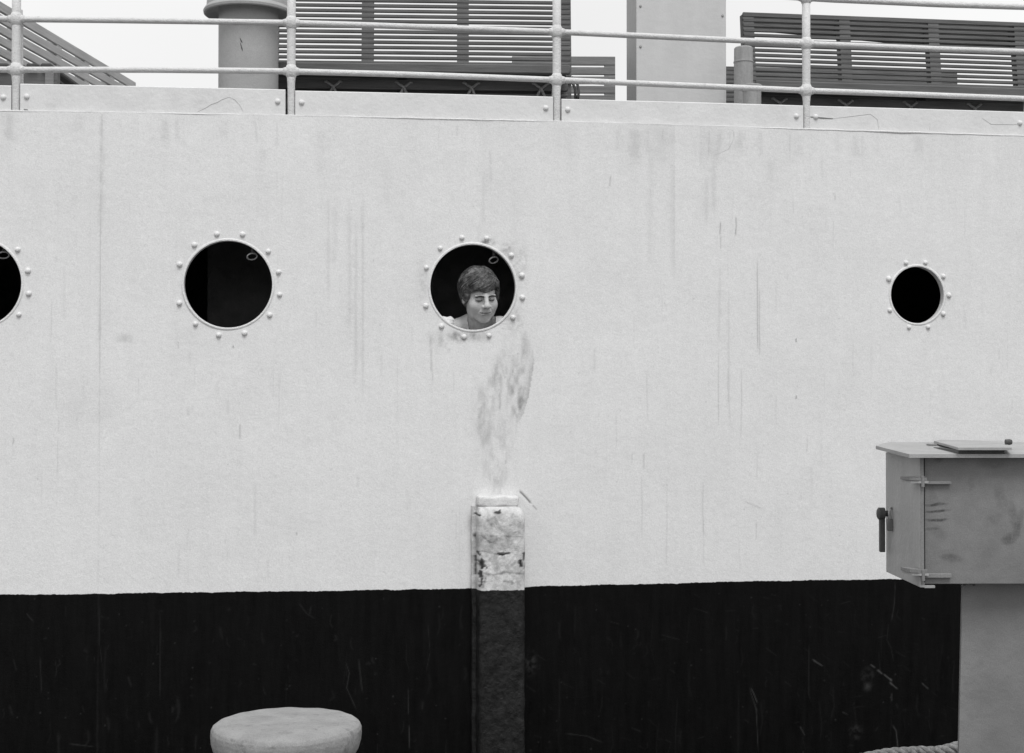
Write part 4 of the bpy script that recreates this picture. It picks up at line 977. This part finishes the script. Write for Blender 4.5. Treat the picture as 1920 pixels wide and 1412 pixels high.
hm.color(hm.math('MULTIPLY', hm.math('MULTIPLY', hm.rng(hm.noise(90, detail=5), .3, .7, .35, 1.8), hm.rng(hm.noise(24, detail=4), .34, .66, .42, 1.75)), .085)); hm.bump(hm.noise(140, stretch=(2, 2, .4), detail=3), .004)
hair = arr_mesh('hair', vh+HO, fh, hm.m, man)
# locks laid over the cap
hs = random.Random(5); bm = B()
RhM = Matrix([list(map(float, r)) for r in Rh])
def surf(dirv):
    lo, hi = .02, .16
    o = np.array((0, .02, .04)); o_w = o @ Rh.T; dv = np.array(dirv) @ Rh.T
    for _ in range(16):
        m_ = (lo+hi)/2
        if hairbase((o_w+dv*m_)[None])[0] < 0: lo = m_
        else: hi = m_
    return o_w+dv*lo
def hairbase(P):
    H = tohead(P); d = ell(H, (-.003, .014, .042), (.089, .104, .088)); d = sm(d, ell(H, (0, .05, .0), (.084, .07, .09)), .03)
    for s in (-1, 1): d = sm(d, ell(H, (s*.073, -.008, .005), (.0185, .034, .038)), .02)
    return sm(d, ell(H, (.002, -.062, .062), (.066, .033, .034)), .022)
for i in range(1700):
    az = hs.uniform(-PI, PI)                    # 0 = face side
    swirl = hs.uniform(-.35, .35)+(-1.1 if -1.4 < az < .35 else (.9 if az > 0 else -.3))
    e0 = R(hs.uniform(25, 88)); Ln = hs.uniform(.25, .75)
    emin = R(-12) if abs(az) < .75 else R(-36); e1 = max(emin+R(hs.uniform(-3, 3)), e0-Ln*1.6)
    if e0-e1 < .2: continue
    pts = []; hgt = hs.uniform(0, .0045) if hs.random() < .8 else hs.uniform(.003, .009)
    for k in range(8):
        t = k/7; e = e0+(e1-e0)*t; a2 = az+swirl*(t-.4)*math.cos(e*.8)
        dv = (math.cos(e)*math.sin(a2), -math.cos(e)*math.cos(a2), math.sin(e)); p = surf(dv); H_ = (p/HSC) @ Rh
        if H_[2] < .029 and abs(H_[0]) < .062 and H_[1] < -.03: break
        if H_[2] < (-.04 if -.05 < H_[1] < -.008 else -.018-.25*H_[1]) and H_[1] < .03: break
        nrm_ = np.array(dv) @ Rh.T; pts.append(Vector(p+nrm_*(hgt*math.sin(PI*min(1, t+.15))+.0004)+HO))
    if len(pts) > 3: tube(bm, pts, [.0006]+[hs.uniform(.0010, .0024)]*(len(pts)-2)+[.0004], 4)
obj('hair_locks', bm, hm.m, hair, 'all')
# shirt with an open collar
def shirtsdf(P):
    d = torso(P, .012); d = sm(d, cap(P, (0, .10, -.135), (0, .13, -.19), .073, .09), .02)
    fold = .004*np.sin(P[..., 0]*70+P[..., 2]*45)*np.sin(P[..., 1]*40+P[..., 2]*30)+.003*np.sin(P[..., 0]*31-P[..., 2]*60)
    d = d+fold
    d = sm(d, ell(P, (-.150, .062, -.150), (.040, .04, .048)), .012)         # the sleeve bunched on the sill
    d = sm(d, cap(P, (-.185, .12, -.2), (-.155, .07, -.16), .045, .04), .02)
    d = sm(d, cap(P, (.09, .11, -.13), (.20, .14, -.19), .042, .05), .04); d = sm(d, cap(P, (-.07, .11, -.125), (-.20, .14, -.18), .04, .05), .04)
    d = np.maximum(d, -(cap(P, (0, .03, -.05), (0, .105, -.175), .0575, .058)))
    # V opening in front
    v = np.maximum(np.abs(P[..., 0]-.008)-np.clip((P[..., 2]+.29)*.42, 0, .06), P[..., 1]-.12); d = np.maximum(d, -v)
    d = np.maximum(d, -(P[..., 2]+.80)); 
    lw = np.maximum(-(P[..., 2]+.50), .215-np.abs(P[..., 0])); d = np.where(np.abs(P[..., 0]) > .215, np.maximum(d, -(P[..., 2]+.52)), d)
    return d
xs = axis(-.33, .34, -.22, .22, .004, .012); ys = axis(-.06, .47, -.02, .2, .004, .012); zs = axis(-.84, .0, -.3, -.02, .004, .012)
v_, f_ = nets(shirtsdf, xs, ys, zs)
sh = NT('shirt_cloth', .9, .1); sh.color(sh.math('MULTIPLY', sh.math('MULTIPLY', sh.rng(sh.noise(20, detail=3), .3, .7, .95, 1.05), sh.rng(sh.noise(380, detail=1), .3, .7, .9, 1.1)), .8)); sh.bump(sh.noise(60, detail=3), .002)
arr_mesh('shirt', v_+HO, f_, sh.m, man)
cpos = px2hull(838, 603, -.028); cw = Matrix.Rotation(-cY, 3, 'Z') @ (HP(cpos[0], -.028, cpos[1])-Vector(man.location)); cw = np.array(cw)
def cuffsdf(P):
    Q = P-cw; d = sm(ell(Q, (0, 0, 0), (.030, .024, .020)), ell(Q, (.014, .012, .004), (.016, .02, .02)), .01)
    d = sm(d, cap(Q, (-.02, .01, -.01), (-.05, .1, -.05), .03, .045), .02)
    return d+.002*np.sin(Q[..., 0]*160+Q[..., 2]*90)+.0015*np.sin(Q[..., 2]*300+Q[..., 0]*60)
v_, f_ = nets(cuffsdf, np.arange(-.1, .06, .003)+cw[0], np.arange(-.05, .15, .003)+cw[1], np.arange(-.1, .05, .003)+cw[2])
arr_mesh('rolled_cuff', v_, f_, M['rim'], man)
def trousersdf(P): return np.maximum(torso(P, .009), np.maximum(P[..., 2]+.77, -(P[..., 2]+1.56)))
v_, f_ = nets(trousersdf, np.arange(-.3, .31, .014), np.arange(.05, .6, .014), np.arange(-1.6, -.7, .014))
arr_mesh('trousers', v_+HO, f_, M['rust'], man)
